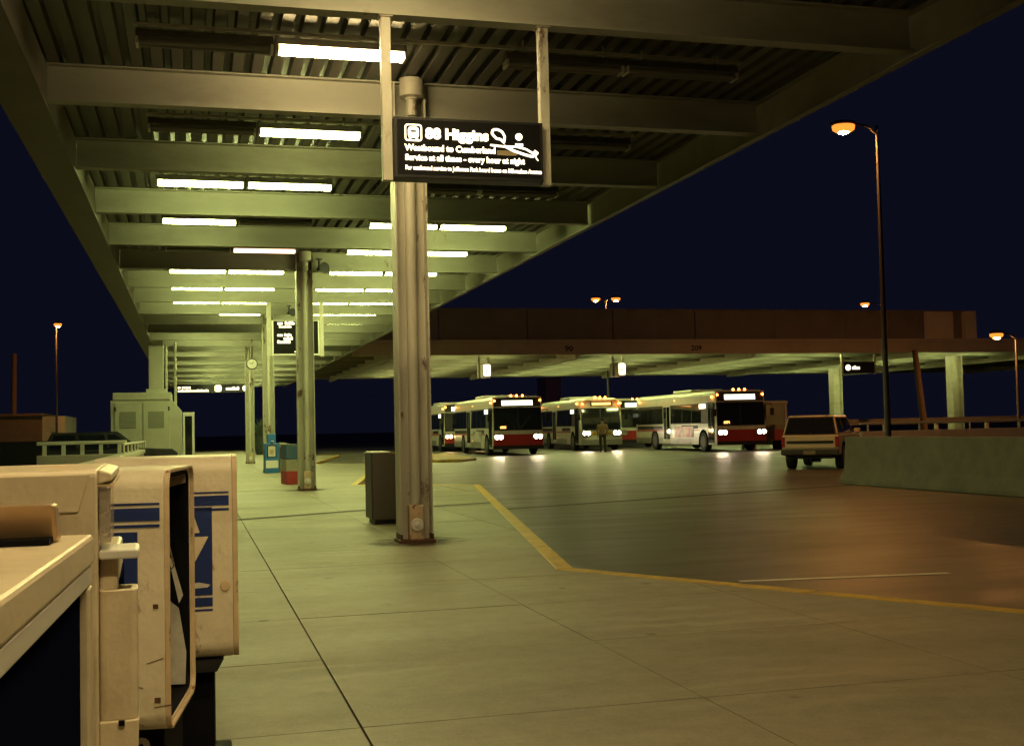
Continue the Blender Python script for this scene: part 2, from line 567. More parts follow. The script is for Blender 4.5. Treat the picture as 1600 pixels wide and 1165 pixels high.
def cell_polys(x0, x1, y0, y1):
    """the parts of a rectangular cell that lie inside the saw-tooth platform edge"""
    ys = [y0, y1] + [p[1] for p in INNER if y0 < p[1] < y1]
    for (ax, ay), (bx, by) in zip(INNER, INNER[1:]):
        for x in (x0, x1):
            if (ax - x) * (bx - x) < 0:
                y = ay + (by - ay) * (x - ax) / (bx - ax)
                if y0 < y < y1:
                    ys.append(y)
    ys = sorted(set(ys))
    out, run = [], []
    for a, b in zip(ys, ys[1:]):
        if edge_x((a + b) / 2) > x0 + 0.01:
            run = run or [a]
            run.append(b)
        elif run:
            out.append(run)
            run = []
    if run:
        out.append(run)
    res = []
    for r in out:
        right = [(max(x0 + 0.002, min(x1, edge_x(y))), y) for y in r]
        P = [(x0, r[0])] + right + [(x0, r[-1])]
        Q = [p for k, p in enumerate(P) if math.hypot(p[0] - P[k - 1][0], p[1] - P[k - 1][1]) > 0.003]
        if len(Q) >= 3:
            res.append(Q)
    return res


plat = MB().prism(PLATIN, 'z', RZ - 0.05, -0.014).build('platform', M_JOINT)
tag(plat, kind='structure')
XJ = [-1.45, -0.88, 0.68, 2.25, 3.81, 5.37, 6.93, 8.5]
YJ = [-9.0, -4.3, -2.7, -1.15, 0.4, 1.95, 3.5, 5.07, 6.63, 8.15, 9.65, 11.15, 12.75, 14.3, 15.85, 17.4, 18.95]
while YJ[-1] < 90:
    YJ.append(YJ[-1] + (1.56 if YJ[-1] < 33 else 12.0))
YJ[-1] = 93.0
for i in range(len(XJ) - 1):
    for j in range(len(YJ) - 1):
        wy = 0.013 if abs(YJ[j] - 18.95) < 0.01 or abs(YJ[j + 1] - 18.95) < 0.01 else 0.004
        gl = 0.0055 if i > 0 and abs(XJ[i] - 0.68) < 0.01 else 0.003
        gr = 0.0055 if abs(XJ[i + 1] - 0.68) < 0.01 else 0.003
        y0 = YJ[j] + (wy if abs(YJ[j] - 18.95) < 0.01 else 0.004)
        y1 = YJ[j + 1] - (wy if abs(YJ[j + 1] - 18.95) < 0.01 else 0.004)
        for P in cell_polys(XJ[i] + gl, XJ[i + 1] - gr, y0, y1):
            MB().prism(P, 'z', -0.05, random.uniform(-0.0015, 0.0015)).build('paving_slab', M_CONC, plat)
# kerb stones with worn yellow paint on top
kerb = bpy.data.objects.new('kerb', None)
COL.objects.link(kerb)
tag(kerb, kind='structure')
for a in range(len(EDGE) - 1):
    (ax, ay), (bx, by) = EDGE[a], EDGE[a + 1]
    (cx, cy), (dx, dy) = INNER[a], INNER[a + 1]
    n = max(1, int(math.hypot(bx - ax, by - ay) / (1.9 if ay < 40 else 6)))
    for k in range(n):
        t0, t1 = (k + 0.004) / n, (k + 0.996) / n
        q = [(ax + (bx - ax) * t0, ay + (by - ay) * t0), (ax + (bx - ax) * t1, ay + (by - ay) * t1),
             (cx + (dx - cx) * t1, cy + (dy - cy) * t1), (cx + (dx - cx) * t0, cy + (dy - cy) * t0)]
        z = 0.006 + random.uniform(-0.003, 0.003)
        MB().prism(q, 'z', RZ - 0.01, z).build('kerb_stone', M_YELLOW, kerb, 0.012)
# painted bay line on the road, drain joint in the road
q = MB().add([(4.55, 9.40, RZ + 0.004), (6.45, 9.13, RZ + 0.004), (6.46, 9.22, RZ + 0.004), (4.56, 9.49, RZ + 0.004)], [(0, 1, 2, 3)]).build('road_marking', M_WHITELINE)
tag(q, kind='structure')
q = MB().add([(5.05, 19.30, RZ + 0.003), (13.5, 22.3, RZ + 0.003), (13.5, 22.58, RZ + 0.003), (5.05, 19.55, RZ + 0.003)], [(0, 1, 2, 3)]).build('road_joint', M_JOINT)
tag(q, kind='structure')
q = MB().add([(x, y + d, 0.0045) for d in (-0.13, 0.13) for x, y in ((-1.4, 16.9), (0.66, 17.85), (2.6, 18.8), (4.85, 19.45))], [(0, 1, 5, 4), (1, 2, 6, 5), (2, 3, 7, 6)]).build('expansion_joint', M_JOINT)
tag(q, kind='structure')
# raised traffic island with yellow kerb, in front of the buses
isl = [(8.9, 61.0), (9.2, 52.0), (9.9, 48.6), (10.8, 48.3), (12.0, 50.5), (12.6, 56.0), (12.8, 61.0)]
q = MB().prism(isl, 'z', RZ, 0.0).build('traffic_island', M_YELLOW, bevel=0.03)
tag(q, kind='structure')

# ------------------------------------------------------------------ main canopy
ZB = 4.81
XL, XR, XC = -1.50, 6.86, 2.41
Y0B, SPB = 6.718, 3.2486


def beamY(n):
    return Y0B + SPB * n


def ibeam_x(mb, x0, x1, y, z0, z1, fw=0.17, ft=0.018, wt=0.012):
    mb.box(x0, x1, y - fw / 2, y + fw / 2, z0, z0 + ft)
    mb.box(x0, x1, y - fw / 2, y + fw / 2, z1 - ft, z1)
    mb.box(x0, x1, y - wt / 2, y + wt / 2, z0 + ft, z1 - ft)


canopy = thing('platform_canopy', 'long steel canopy on central columns over the near platform', 'canopy')
ZD = ZB + 0.40
for n in range(-4, 27):
    mb = MB()
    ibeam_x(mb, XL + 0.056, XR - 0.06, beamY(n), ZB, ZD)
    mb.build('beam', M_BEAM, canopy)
YA, YB = beamY(-4) - 0.3, beamY(26) + 0.35
# corrugated roof deck, ribs along the canopy
pr = []
x = XL
while x < XR - 0.2:
    pr += [(x, ZD + 0.085), (x + 0.06, ZD + 0.085), (x + 0.078, ZD + 0.004), (x + 0.19, ZD + 0.004), (x + 0.208, ZD + 0.085)]
    x += 0.209
prof = pr + [(XR, ZD + 0.085), (XR, ZD + 0.13), (XL, ZD + 0.13)]
vs = [(u, YA, w) for u, w in pr] + [(u, YB, w) for u, w in pr]
k = len(pr)
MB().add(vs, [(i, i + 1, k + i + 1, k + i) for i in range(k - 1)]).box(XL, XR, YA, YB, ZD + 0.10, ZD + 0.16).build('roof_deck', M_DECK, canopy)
for sx, xe in ((-1, XL - 0.40), (1, XR)):
    mb = MB()
    if sx < 0:
        mb.box(XL - 0.40, XL + 0.05, YA, YB, ZB - 0.052, ZB - 0.030)
        mb.box(XL + 0.03, XL + 0.05, YA, YB, ZB - 0.029, ZD)
        mb.box(XL - 0.40, XL + 0.05, YA, YB, ZD + 0.10, ZD + 0.14)
    mb.box(xe - 0.012, xe + 0.012, YA, YB, ZB - 0.04, ZD + 0.22)
    if sx > 0:
        mb.box(xe, xe - sx * 0.10, YA, YB, ZB - 0.055, ZB - 0.041)
        mb.box(xe, xe - sx * 0.09, YA, YB, ZD - 0.02, ZD - 0.006)
    mb.build('edge_fascia', M_EDGE if sx < 0 else M_EDGE2, canopy)


def column(n, parent):
    y = beamY(n)
    mb = MB()
    for sx in (-1, 1):
        mb.box(XC + sx * 0.165, XC + sx * 0.183, y - 0.16, y + 0.16, 0.0, ZD - 0.03)
    mb.box(XC - 0.165, XC + 0.165, y - 0.008, y + 0.008, 0.0, ZB - 0.002)
    c = mb.build('column', M_RUSTY, parent)
    mb = MB()
    mb.path([(XC, y - 0.085, 0.42), (XC, y - 0.085, ZB - 0.25), (XC + 0.015, y - 0.20, ZB - 0.02), (XC + 0.015, y - 0.21, ZB + 0.18)], 0.062, 12)
    mb.build('downspout', M_RUSTY, c, smooth=True)
    mb = MB().lathe([(0.02, 0.40), (0.135, 0.39), (0.135, 0.19), (0.075, 0.175), (0.075, 0.16), (0.062, 0.155)], 20, (XC + 0.015, y - 0.21, ZB))
    mb.build('drain_bowl', M_STEEL, c, smooth=True)
    mb = MB().box(XC - 0.085, XC + 0.085, y - 0.15, y - 0.012, 0.03, 0.42)
    mb.build('downspout_shoe', M_BOXRUST, c, 0.02)
    mb = MB().lathe([(0.02, -0.19), (0.03, -0.185), (0.032, -0.178), (0.066, -0.176), (0.074, -0.168), (0.074, -0.152)], 18, (XC, y, 0.20), 'y')
    mb.build('cleanout_cap', M_WHITEMETAL, c, smooth=True)
    mb = MB().box(XC - 0.205, XC + 0.205, y - 0.19, y + 0.19, 0.0, 0.035)
    for sx in (-1, 1):
        mb.box(XC + sx * 0.162, XC + sx * 0.187, y - 0.163, y + 0.163, 0.03, 0.10)
    mb.build('base_plate', M_RUSTBASE, c, 0.006)


def stain_mat():
    m, nt, b = _nt('rust_stain')
    N, L = nt.nodes, nt.links
    tc = N.new('ShaderNodeTexCoord')
    ln = N.new('ShaderNodeVectorMath')
    ln.operation = 'LENGTH'
    L.new(tc.outputs['Object'], ln.inputs[0])
    no = N.new('ShaderNodeTexNoise')
    no.inputs['Scale'].default_value = 3.5
    no.inputs['Detail'].default_value = 6
    L.new(tc.outputs['Object'], no.inputs['Vector'])
    k = N.new('ShaderNodeMath')
    k.operation = 'MULTIPLY_ADD'
    L.new(no.outputs['Fac'], k.inputs[0])
    k.inputs[1].default_value = 0.7
    L.new(ln.outputs['Value'], k.inputs[2])
    r = N.new('ShaderNodeMapRange')
    r.inputs['From Min'].default_value = 0.55
    r.inputs['From Max'].default_value = 0.95
    r.inputs['To Min'].default_value = 0.85
    r.inputs['To Max'].default_value = 0.0
    L.new(k.outputs[0], r.inputs['Value'])
    L.new(r.outputs['Result'], b.inputs['Alpha'])
    b.inputs['Base Color'].default_value = (0.06, 0.03, 0.015, 1)
    b.inputs['Roughness'].default_value = 0.8
    return m


M_STAIN = stain_mat()
for n in (2, 6):
    o = MB().add([(0.68 * math.cos(R(a)), 0.55 * math.sin(R(a)), 0) for a in range(0, 360, 15)], [tuple(range(24))]).build('rust_stain', M_STAIN, canopy)
    o.location = (XC, beamY(n) - 0.05, 0.005)
for n in (2, 6, 10, 14):
    column(n, canopy)

# fluorescent fixtures: mounted across the bays, two twin-tube units left and two right of the columns
SLOT = [(-0.48, 0.80), (0.83, 2.11), (3.14, 4.42), (4.45, 5.73)]
SLOTN = ['outer left', 'inner left', 'inner right', 'outer right']
ORD = ['first', 'second', 'third', 'fourth', 'fifth', 'sixth', 'seventh', 'eighth', 'ninth', 'tenth', 'eleventh', 'twelfth']
LIT = {1: '.w..', 2: '.m..', 3: 'gg..', 4: 'g.gg', 5: '.pgg', 6: 'gggg', 7: 'gggg', 8: 'gggg', 9: '.ggg', 10: '..gg', 11: 'gg.g', 12: 'gggg'}
PROTO = {}


def fixture_parts(lit):
    """prototype at the origin, 1.28 m along X"""
    t = bpy.data.objects.new('fluorescent_fixture', None)
    COL.objects.link(t)
    mb = MB().prism([(-0.075, 0.035), (-0.10, -0.01), (-0.098, -0.012), (0.098, -0.012), (0.10, -0.01), (0.075, 0.035), (0.05, 0.075), (-0.05, 0.075)], 'x', 0, 1.28)
    mb.build('housing', M_DIM if lit == '.' else M_WHITEMETAL, t)
    m = {'w': M_TUBE['warm'], 'm': M_TUBE['mid'], 'g': M_TUBE['green'], 'p': M_TUBE['pink'], '.': M_TUBEOFF}[lit]
    for y in (-0.052, 0.052):
        MB().tube((0.03, y, -0.05), (1.25, y, -0.05), 0.026, n=8).build('tube', m, t, smooth=False)
    for x in (0.0, 1.255):
        MB().box(x, x + 0.025, -0.09, 0.09, -0.075, -0.012).build('end_cap', M_WHITEMETAL, t)
    for x in (0.2, 1.08):
        MB().tube((x, 0, 0.07), (x, 0, ZD - 4.99), 0.012, n=6).build('hanger_rod', M_STEEL, t)
    return t


def fixture(lit, x, y, label, group):
    if lit not in PROTO:
        t = PROTO[lit] = fixture_parts(lit)
    else:
        t = copy_tree(PROTO[lit])
    t.location = (x, y, 5.03)
    tag(t, label, 'light fixture', group)
    return t


WORD = {'w': 'lit warm white', 'm': 'lit yellowish', 'g': 'lit', 'p': 'dim pinkish', '.': 'unlit'}
for n in range(-3, 26):
    y = beamY(n) + SPB / 2
    pat = LIT.get(n, 'gggg') if n >= 1 else {0: '.w..', -1: '....', -2: 'ww..', -3: 'ww..'}[n]  # bays behind the camera: warm fixtures added to light the newspaper boxes
    for k, c in enumerate(pat):
        if n < 1 and c == '.':
            continue
        if n > 12 and k in (0, 3) and n % 2:
            continue
        if n < 1:
            lab, grp = 'added warm white twin-tube fixture out of view, lighting the newspaper boxes', 'added unseen fixtures lighting the newspaper boxes'
        elif n <= 12:
            lab = f"{WORD[c]} twin-tube fluorescent fixture, {SLOTN[k]} of the columns, in the {ORD[n - 1]} ceiling bay"
            grp = 'fluorescent fixtures under the long canopy'
        else:
            lab, grp = 'tiny lit fluorescent fixture in the farthest bays of the long canopy', 'far fluorescent fixtures'
        fixture(c, SLOT[k][0], y, lab, grp)
# conduit run feeding the fixtures
for n in range(1, 9):
    y = beamY(n) + SPB / 2
    MB().box(-0.5, 5.8, y - 0.02, y + 0.02, 5.145, 5.175).build('conduit', M_STEEL, canopy)
# floodlights / loudspeakers under the beams
for (x, n, y) in ((2.95, 3, -0.30), (2.75, 6, -0.25), (2.85, 9, -0.3)):
    t = thing('loudspeaker', {3: 'black horn loudspeaker under the third beam', 6: 'black horn loudspeaker at the top of the second column',
                              9: 'small black horn loudspeaker above the second hanging sign'}[n], 'loudspeaker', (x, beamY(n) + y, ZB + 0.02), R(25))
    MB().lathe([(0.03, 0.12), (0.05, 0.0), (0.12, -0.16), (0.125, -0.17)], 14, (0, 0, 0), 'y').build('horn', M_BLACK, t, smooth=True)
    MB().box(-0.02, 0.02, 0.03, 0.07, 0.0, 0.22).box(-0.06, 0.06, 0.02, 0.08, 0.2, 0.23).build('bracket', M_DARKMETAL, t)

# ------------------------------------------------------------------ hanging signs
Y1 = beamY(1)
s1 = thing('hanging_sign', 'black backlit route sign reading 88 Higgins between two rusty hangers', 'sign', (0, Y1, 0))
for xa in (1.595, 3.01):
    MB().box(xa, xa + 0.085, -0.045, 0.045, 3.385, ZB - 0.001).box(xa - 0.02, xa + 0.105, -0.07, 0.07, ZB - 0.012, ZB - 0.001).build('hanger_post', M_RUSTY, s1, 0.006)
SX0, SX1, SZ0, SZ1 = 1.684, 3.006, 3.40, 3.925
MB().box(SX0, SX1, -0.10, 0.10, SZ0, SZ1).build('cabinet', M_BLACK, s1, 0.008)
MB().ring([(SX0 + .003, SZ0 + .003), (SX1 - .003, SZ0 + .003), (SX1 - .003, SZ1 - .003), (SX0 + .003, SZ1 - .003)],
          [(SX0 + .025, SZ0 + .025), (SX1 - .025, SZ0 + .025), (SX1 - .025, SZ1 - .025), (SX0 + .025, SZ1 - .025)], 'y', -0.107, -0.0985).build('frame', M_BLACK, s1)
face = MB().box(SX0 + .025, SX1 - .025, -0.1035, -0.0995, SZ0 + .025, SZ1 - .025).build('face_panel', M_BLACKFACE, s1)
fy = -0.107
text('lettering', '88 Higgins', 0.125, M_SIGNTEXT, s1, (1.955, fy, 3.745), width=0.56, bold=0.006)
text('lettering', 'Westbound to Cumberland', 0.075, M_SIGNTEXT, s1, (1.775, fy, 3.635), width=0.80, bold=0.003)
text('lettering', 'Service at all times - every hour at night', 0.070, M_SIGNTEXT, s1, (1.775, fy, 3.552), width=1.06, bold=0.003)
text('lettering', 'For eastbound service to Jefferson Park board buses on Milwaukee Avenue', 0.052, M_SIGNTEXT, s1, (1.775, fy, 3.470), width=1.21, bold=0.0018)
SDX = 0.095
def stroke(mb, pts, w, y0, y1):
    for (ax, az), (bx, bz) in zip(pts, pts[1:]):
        l = math.hypot(bx - ax, bz - az)
        nx, nz = -(bz - az) / l * w / 2, (bx - ax) / l * w / 2
        mb.prism([(ax + nx, az + nz), (bx + nx, bz + nz), (bx - nx, bz - nz), (ax - nx, az - nz)], 'y', y0, y1)


MB().box(2.585, 2.765, fy - .001, fy + .002, 3.622, 3.665).build('cover_strip', mat('sign_cover_strip', (0.30, 0.24, 0.13), 0.6, 0.1, 8), s1)
mb = MB().ring(rrect(1.775, 1.925, 3.715, 3.862, 0.025, 3), rrect(1.787, 1.913, 3.727, 3.850, 0.018, 3), 'y', fy - .001, fy + .002)
mb.ring(rrect(1.803, 1.897, 3.742, 3.838, 0.025, 3), rrect(1.825, 1.875, 3.792, 3.810, 0.004, 3), 'y', fy - .001, fy + .002)
mb.box(1.81, 1.83, fy - .001, fy + .002, 3.732, 3.742).box(1.87, 1.89, fy - .001, fy + .002, 3.732, 3.742)
mb.build('bus_pictogram', M_SIGNTEXT, s1)
mb = MB()
loop = [(2.5600, 3.79), (2.5400, 3.815), (2.5550, 3.845), (2.5950, 3.848), (2.6350, 3.83), (2.6570, 3.79), (2.6500, 3.745)]
stroke(mb, loop, 0.020, fy - .001, fy + .002)
stroke(mb, [(2.5600, 3.79), (2.5850, 3.765), (2.6150, 3.765), (2.6550, 3.73)], 0.020, fy - .002, fy + .001)
stroke(mb, [(2.5250, 3.708), (2.6450, 3.700), (2.7650, 3.702), (2.8450, 3.685), (2.9150, 3.648)], 0.017, fy - .003, fy)
stroke(mb, [(2.6500, 3.705), (2.7350, 3.665), (2.8350, 3.635), (2.9050, 3.62), (2.9500, 3.652)], 0.022, fy - .004, fy - .001)
stroke(mb, [(2.9150, 3.665), (2.9500, 3.640)], 0.04, fy - .005, fy - .002)
stroke(mb, [(2.9300, 3.62), (2.9550, 3.585)], 0.010, fy - .006, fy - .003)
mb.box(2.75, 2.82, fy - .007, fy - .004, 3.705, 3.73)
mb.lathe([(0.032, fy - .002), (0.032, fy + .001)], 18, (2.785, 0, 3.79), 'y')
mb.build('route_map', M_SIGNTEXT, s1)

def word_blocks(words, x0, z0, h, m, parent, y):
    """a line of lettering too far off to read: glyph-sized strokes, one set per word"""
    mb = MB()
    rnd = random.Random(int(x0 * 1000 + z0 * 100))
    x = x0
    for w in words:
        e = x + w
        while x < e - 0.3 * h:
            g = min(e - x, h * rnd.uniform(0.5, 0.75))
            top = z0 + h * rnd.choice((0.72, 0.72, 1.0))
            mb.ring(rrect(x, x + g * 0.9, z0, top, g * 0.25, 2), rrect(x + g * 0.24, x + g * 0.66, z0 + h * 0.2, top - h * 0.2, g * 0.08, 2), 'y', y - 0.001, y + 0.003)
            x += g
        x = e + h * 0.45
    return mb.build('lettering', m, parent)


Y8 = beamY(8)
s2 = thing('hanging_sign', 'square black lit sign partly hidden behind the second column', 'sign', (0, Y8, 0))
for xa in (1.99, 3.41):
    MB().box(xa, xa + 0.11, -0.05, 0.05, 3.33, ZB - 0.001).build('hanger_post', M_STEEL, s2)
MB().box(2.11, 3.40, -0.09, 0.09, 3.36, 4.32).build('cabinet', M_WHITEMETAL, s2, 0.01)
MB().box(2.16, 3.36, -0.097, -0.091, 3.41, 4.30).build('face_panel', M_BLACKFACE, s2)
for (words, x0, z0, hh) in (((0.16, 0.26), 2.27, 4.20, 0.085), ((0.34,), 2.31, 4.115, 0.06), ((0.15, 0.20), 2.26, 3.88, 0.08), ((0.26,), 2.43, 3.785, 0.08), ((0.35,), 2.26, 3.69, 0.085)):
    word_blocks(words, x0, z0, hh, M_SIGNTEXT2, s2, -0.101)
stroke_mb = MB()
stroke(stroke_mb, [(2.72, 3.46), (2.86, 3.46)], 0.03, -0.102, -0.098)
stroke(stroke_mb, [(2.80, 3.52), (2.87, 3.46), (2.80, 3.41)], 0.03, -0.104, -0.100)
stroke_mb.build('arrow_symbol', M_SIGNTEXT2, s2)
s3 = thing('overhead_sign', 'long low lit sign across the far end of the canopy', 'sign', (0, 84.6, 0))
MB().box(-1.05, 3.9, -0.1, 0.1, 4.17, 4.76).build('cabinet', M_BLACK, s3)
word_blocks((0.18, 0.62), -0.92, 4.46, 0.20, M_SIGNTEXT2, s3, -0.106)
word_blocks((2.1,), -0.92, 4.24, 0.17, M_SIGNTEXT2, s3, -0.106)
word_blocks((0.95,), 2.3, 4.33, 0.24, M_SIGNTEXT2, s3, -0.106)
MB().prism(rrect(1.55, 1.98, 4.24, 4.68, 0.08, 3), 'y', -0.106, -0.101).build('symbol', M_SIGNTEXT2, s3)
MB().lathe([(0.2, -0.106), (0.2, -0.101)], 16, (3.62, 0, 4.45), 'y').build('symbol', M_SIGNTEXT2, s3)
MB().box(-1.0, -0.92, -0.05, 0.05, 4.75, ZB).box(3.7, 3.78, -0.05, 0.05, 4.75, ZB).build('hanger_post', M_STEEL, s3)
cl = thing('platform_clock', 'small round clock hanging under the canopy left of the third column', 'clock', (2.2, beamY(12) - 0.2, 3.88))
MB().lathe([(0.21, 0.06), (0.21, -0.06), (0.185, -0.07)], 24, (0, 0, 0), 'y').build('case', M_DARKMETAL, cl, smooth=True)
MB().lathe([(0.175, -0.071), (0.175, -0.074)], 24, (0, 0, 0), 'y').build('dial', M_WHITEMETAL, cl)
mb = MB()
stroke(mb, [(0, 0), (0.06, 0.09)], 0.02, -0.079, -0.076)
stroke(mb, [(0, 0), (-0.12, 0.06)], 0.014, -0.083, -0.080)
mb.build('hand', M_BLACK, cl)
MB().tube((0, 0, 0.2), (0, 0, ZB - 3.88), 0.02).build('hanger_rod', M_DARKMETAL, cl)
# ------------------------------------------------------------------ far canopies
fc = thing('far_canopy', 'wide low canopy with brown fascia and panelled parapet above the buses', 'canopy')
FX0, FX1, FY0, FY1 = 7.3, 58.0, 55.6, 78.8
MB().box(FX0, FX1, FY0, FY1, ZD + 0.004, ZD + 0.10).build('roof_deck', M_DECK, fc)
mb = MB().box(FX0, FX1, FY0 - 0.10, FY0 - 0.04, ZB, ZB + 0.56)
mb.box(FX0, FX1, FY0 - 0.14, FY0 - 0.04, ZB + 0.57, ZB + 0.74)
mb.box(FX0, FX1, FY0 - 0.04, FY0 + 0.05, ZB, ZB + 0.04)
mb.build('front_fascia', M_FASCIA, fc)
for k in range(1, 8):
    mb = MB()
    ibeam_x(mb, FX0, FX1, FY0 + k * 3.25, ZB, ZD, 0.2)
    mb.build('beam', M_BEAM, fc)
for x in (8.9, 18.45, 28.0, 37.6, 47.1, 56.6):
    MB().box(x - 0.08, x + 0.08, FY0, FY1, ZB - 0.22, ZD).build('girder', M_STEEL, fc)
MB().box(FX0, FX1, FY1, FY1 + 0.06, ZB - 0.05, ZD + 0.3).build('rear_fascia', M_STEEL, fc)
px_edges = [7.3, 11.5, 15.95, 20.4, 24.85, 29.3, 33.5, 36.1, 37.7, 38.35, 40.1, 40.75]
for k in range(len(px_edges) - 1):
    pale = k in (9,)
    dark = k in (8, 10)
    MB().box(px_edges[k] + 0.03, px_edges[k + 1] - 0.03, FY0 + (0.25 if dark else 0.10), FY0 + 0.30, ZB + 0.745, ZB + 2.22).build(
        'parapet_panel', M_PARAPET2 if pale else M_PARAPET, fc, 0.01)
MB().box(40.78, 41.5, FY0 + 0.05, FY0 + 0.5, ZB + 0.745, ZB + 2.27).build('parapet_pier', M_PARAPET2, fc, 0.02)
MB().box(7.3, 40.78, FY0 + 0.06, FY0 + 0.34, ZB + 2.222, ZB + 2.29).build('coping', M_PARAPET, fc)
for y in (58.9, 71.9):
    mb = MB()
    for sx in (-1, 1):
        mb.box(42.3 + sx * 0.30, 42.3 + sx * 0.34, y - 0.3, y + 0.3, RZ, ZB - 0.002)
    mb.box(42.0, 42.6, y - 0.05, y + 0.05, RZ, ZB - 0.002)
    mb.build('column', M_STEEL, fc)
for (x0, num) in ((17.70, '90'), (24.42, '209')):
    MB().box(x0, x0 + (0.58 if num == '90' else 0.72), FY0 - 0.112, FY0 - 0.101, ZB + 0.10, ZB + 0.50).build('number_plate', M_FASCIA, fc)
    text('route_number', num, 0.36, M_BLACK, fc, (x0 + 0.08, FY0 - 0.118, ZB + 0.17), width=0.42 if num == '90' else 0.58, bold=0.008)
for i, xc in enumerate((13.7, 23.2, 32.8, 42.3)):
    for k in range(7):
        y = FY0 + (k + 0.5) * 3.25
        c = 'm' if i == 0 else 'g'
        for dx in (-2.1, 0.6):
            fixture(c, xc + dx, y, 'fluorescent fixture hidden up between the beams of the wide far canopy', 'fixtures under the far canopy')
for (x0, lab, w) in ((13.72, 'small double-faced lit sign above the leftmost bus', 0.42), (20.78, 'small double-faced lit sign above the middle bus', 0.42)):
    t = thing('hanging_sign', lab, 'sign', (x0, 57.0, 0))
    MB().box(0, 0.10, -0.05, 0.05, 3.75, ZB).box(w + 0.1, w + 0.2, -0.05, 0.05, 3.75, ZB).build('hanger_post', M_STEEL, t)
    MB().box(0.10, w + 0.1, -0.6, 0.6, 3.76, 4.45).build('cabinet', M_WHITEMETAL, t, 0.02)
    MB().prism(rrect(0.13, w + 0.07, 3.82, 4.40, 0.08, 3), 'y', -0.61, -0.602).build('face_panel', M_SIGNTEXT2, t)
    word_blocks((w - 0.2,), 0.18, 4.02, 0.16, M_BLACK, t, -0.616)
t = thing('hanging_sign', 'long dark hanging sign near the right end of the far canopy', 'sign', (33.9, 57.0, 0))
MB().box(0, 0.12, -0.06, 0.06, 3.75, ZB).box(2.0, 2.12, -0.06, 0.06, 3.75, ZB).build('hanger_post', M_STEEL, t)
MB().box(0.12, 2.0, -0.08, 0.08, 3.80, 4.42).build('cabinet', M_BLACK, t)
word_blocks((0.5,), 0.62, 4.0, 0.2, M_SIGNTEXT2, t, -0.086)
MB().lathe([(0.16, -0.088), (0.16, -0.082)], 14, (0.38, 0, 4.10), 'y').build('symbol', M_SIGNTEXT2, t)

# ------------------------------------------------------------------ left side: parapet, railing, kiosk, far things
wl = thing('platform_parapet', 'low pale parapet with pipe rail along the left platform edge', 'parapet', (-1.62, 0, 0))
MB().box(-0.12, 0.12, -9, 12, RZ, 0.72).box(-0.12, 0.12, 12.02, 44.5, RZ, 0.72).build('wall', M_WALL, wl, 0.02)
MB().box(-0.16, 0.16, -9, 44.6, 0.722, 0.84).build('coping', M_STEEL, wl, 0.015)
for k in range(8):
    MB().tube((0, 30.5 + k * 1.9, 0.84), (0, 30.5 + k * 1.9, 1.06), 0.03).build('rail_post', M_STEEL, wl)
MB().tube((0, 30.4, 1.07), (0, 44.2, 1.07), 0.035).build('top_rail', M_STEEL, wl)
rl = thing('ramp_railing', 'pale pipe railing on a low wall left of the kiosk', 'railing', (-4.2, 35.5, 0))
MB().box(0, 2.3, -0.1, 0.1, RZ, 0.78).build('wall', M_WALL, rl, 0.02)
for k in range(5):
    MB().box(0.15 + k * 0.5, 0.25 + k * 0.5, -0.05, 0.05, 0.78, 1.06).build('rail_post', M_STEEL, rl)
MB().box(0, 2.4, -0.07, 0.07, 1.06, 1.16).build('top_rail', M_STEEL, rl, 0.02)

kk = thing('service_kiosk', 'white sheet metal service kiosk with two louvred doors at the left platform edge', 'kiosk', (-2.93, 46.5, 0))
KW_, KH = 2.2, 2.62
mb = MB().prism([(0, 0), (KW_ + 0.35, 0), (KW_ + 0.35, 2.2), (KW_, KH), (0, KH)], 'y', 0, 3.2)
mb.build('body', M_KIOSK, kk, 0.02)
MB().prism([(0.08, KH + 0.002), (KW_ - 0.02, KH + 0.002), (KW_ - 0.02, KH + 0.28), (0.08, KH + 0.28)], 'y', -0.06, 3.1).build('roof', M_KIOSK, kk, 0.02)
for i, x0 in enumerate((0.14, 1.16)):
    d = MB().box(x0, x0 + 0.96, -0.05, -0.003, 0.1, 2.5).build('door', M_KIOSK, kk, 0.012)
    MB().box(x0 + 0.18, x0 + 0.76, -0.058, -0.052, 1.55, 2.18).build('louvre_panel', M_LOUVRE, d)
    mb = MB()
    for k in range(9):
        z = 1.58 + k * 0.066
        mb.prism([(-0.075, z), (-0.059, z + 0.04), (-0.059, z)], 'x', x0 + 0.19, x0 + 0.75)
    mb.build('slat', M_LOUVRE, d)
    for z in (0.5, 2.2):
        MB().box(x0 + (0.0 if i == 0 else 0.9), x0 + (0.06 if i == 0 else 0.96), -0.075, -0.051, z, z + 0.16).build('hinge', M_DARKMETAL, d)
MB().box(1.36, 1.90, 0.4, 0.95, KH + 0.28, ZB + 0.1).build('duct', M_KIOSK, kk, 0.02)
MB().box(1.26, 2.0, 0.3, 1.05, KH + 0.28, KH + 0.42).build('duct_collar', M_KIOSK, kk, 0.02)
MB().path([(2.0, 0.6, KH + 0.2), (2.0, 0.6, ZB - 0.1)], 0.04).path([(2.0, 1.0, KH), (1.98, 1.0, ZB)], 0.03).path([(2.33, 0.5, 2.0), (2.33, 0.5, ZB)], 0.05).build('pipe', M_STEEL, kk)
ws = thing('glass_windscreen', 'narrow framed glass windscreen at the right side of the kiosk', 'windscreen', (-0.33, 46.4, 0))
mb = MB().ring([(0, 0), (0.42, 0), (0.42, 2.12), (0, 2.12)], [(0.07, 0.1), (0.33, 0.1), (0.33, 1.98), (0.07, 1.98)], 'y', -0.04, 0.04)
mb.build('frame', M_WHITEMETAL, ws, 0.006)
MB().box(0.07, 0.33, -0.006, 0.006, 0.1, 1.98).build('pane', M_BUSGLASS, ws)

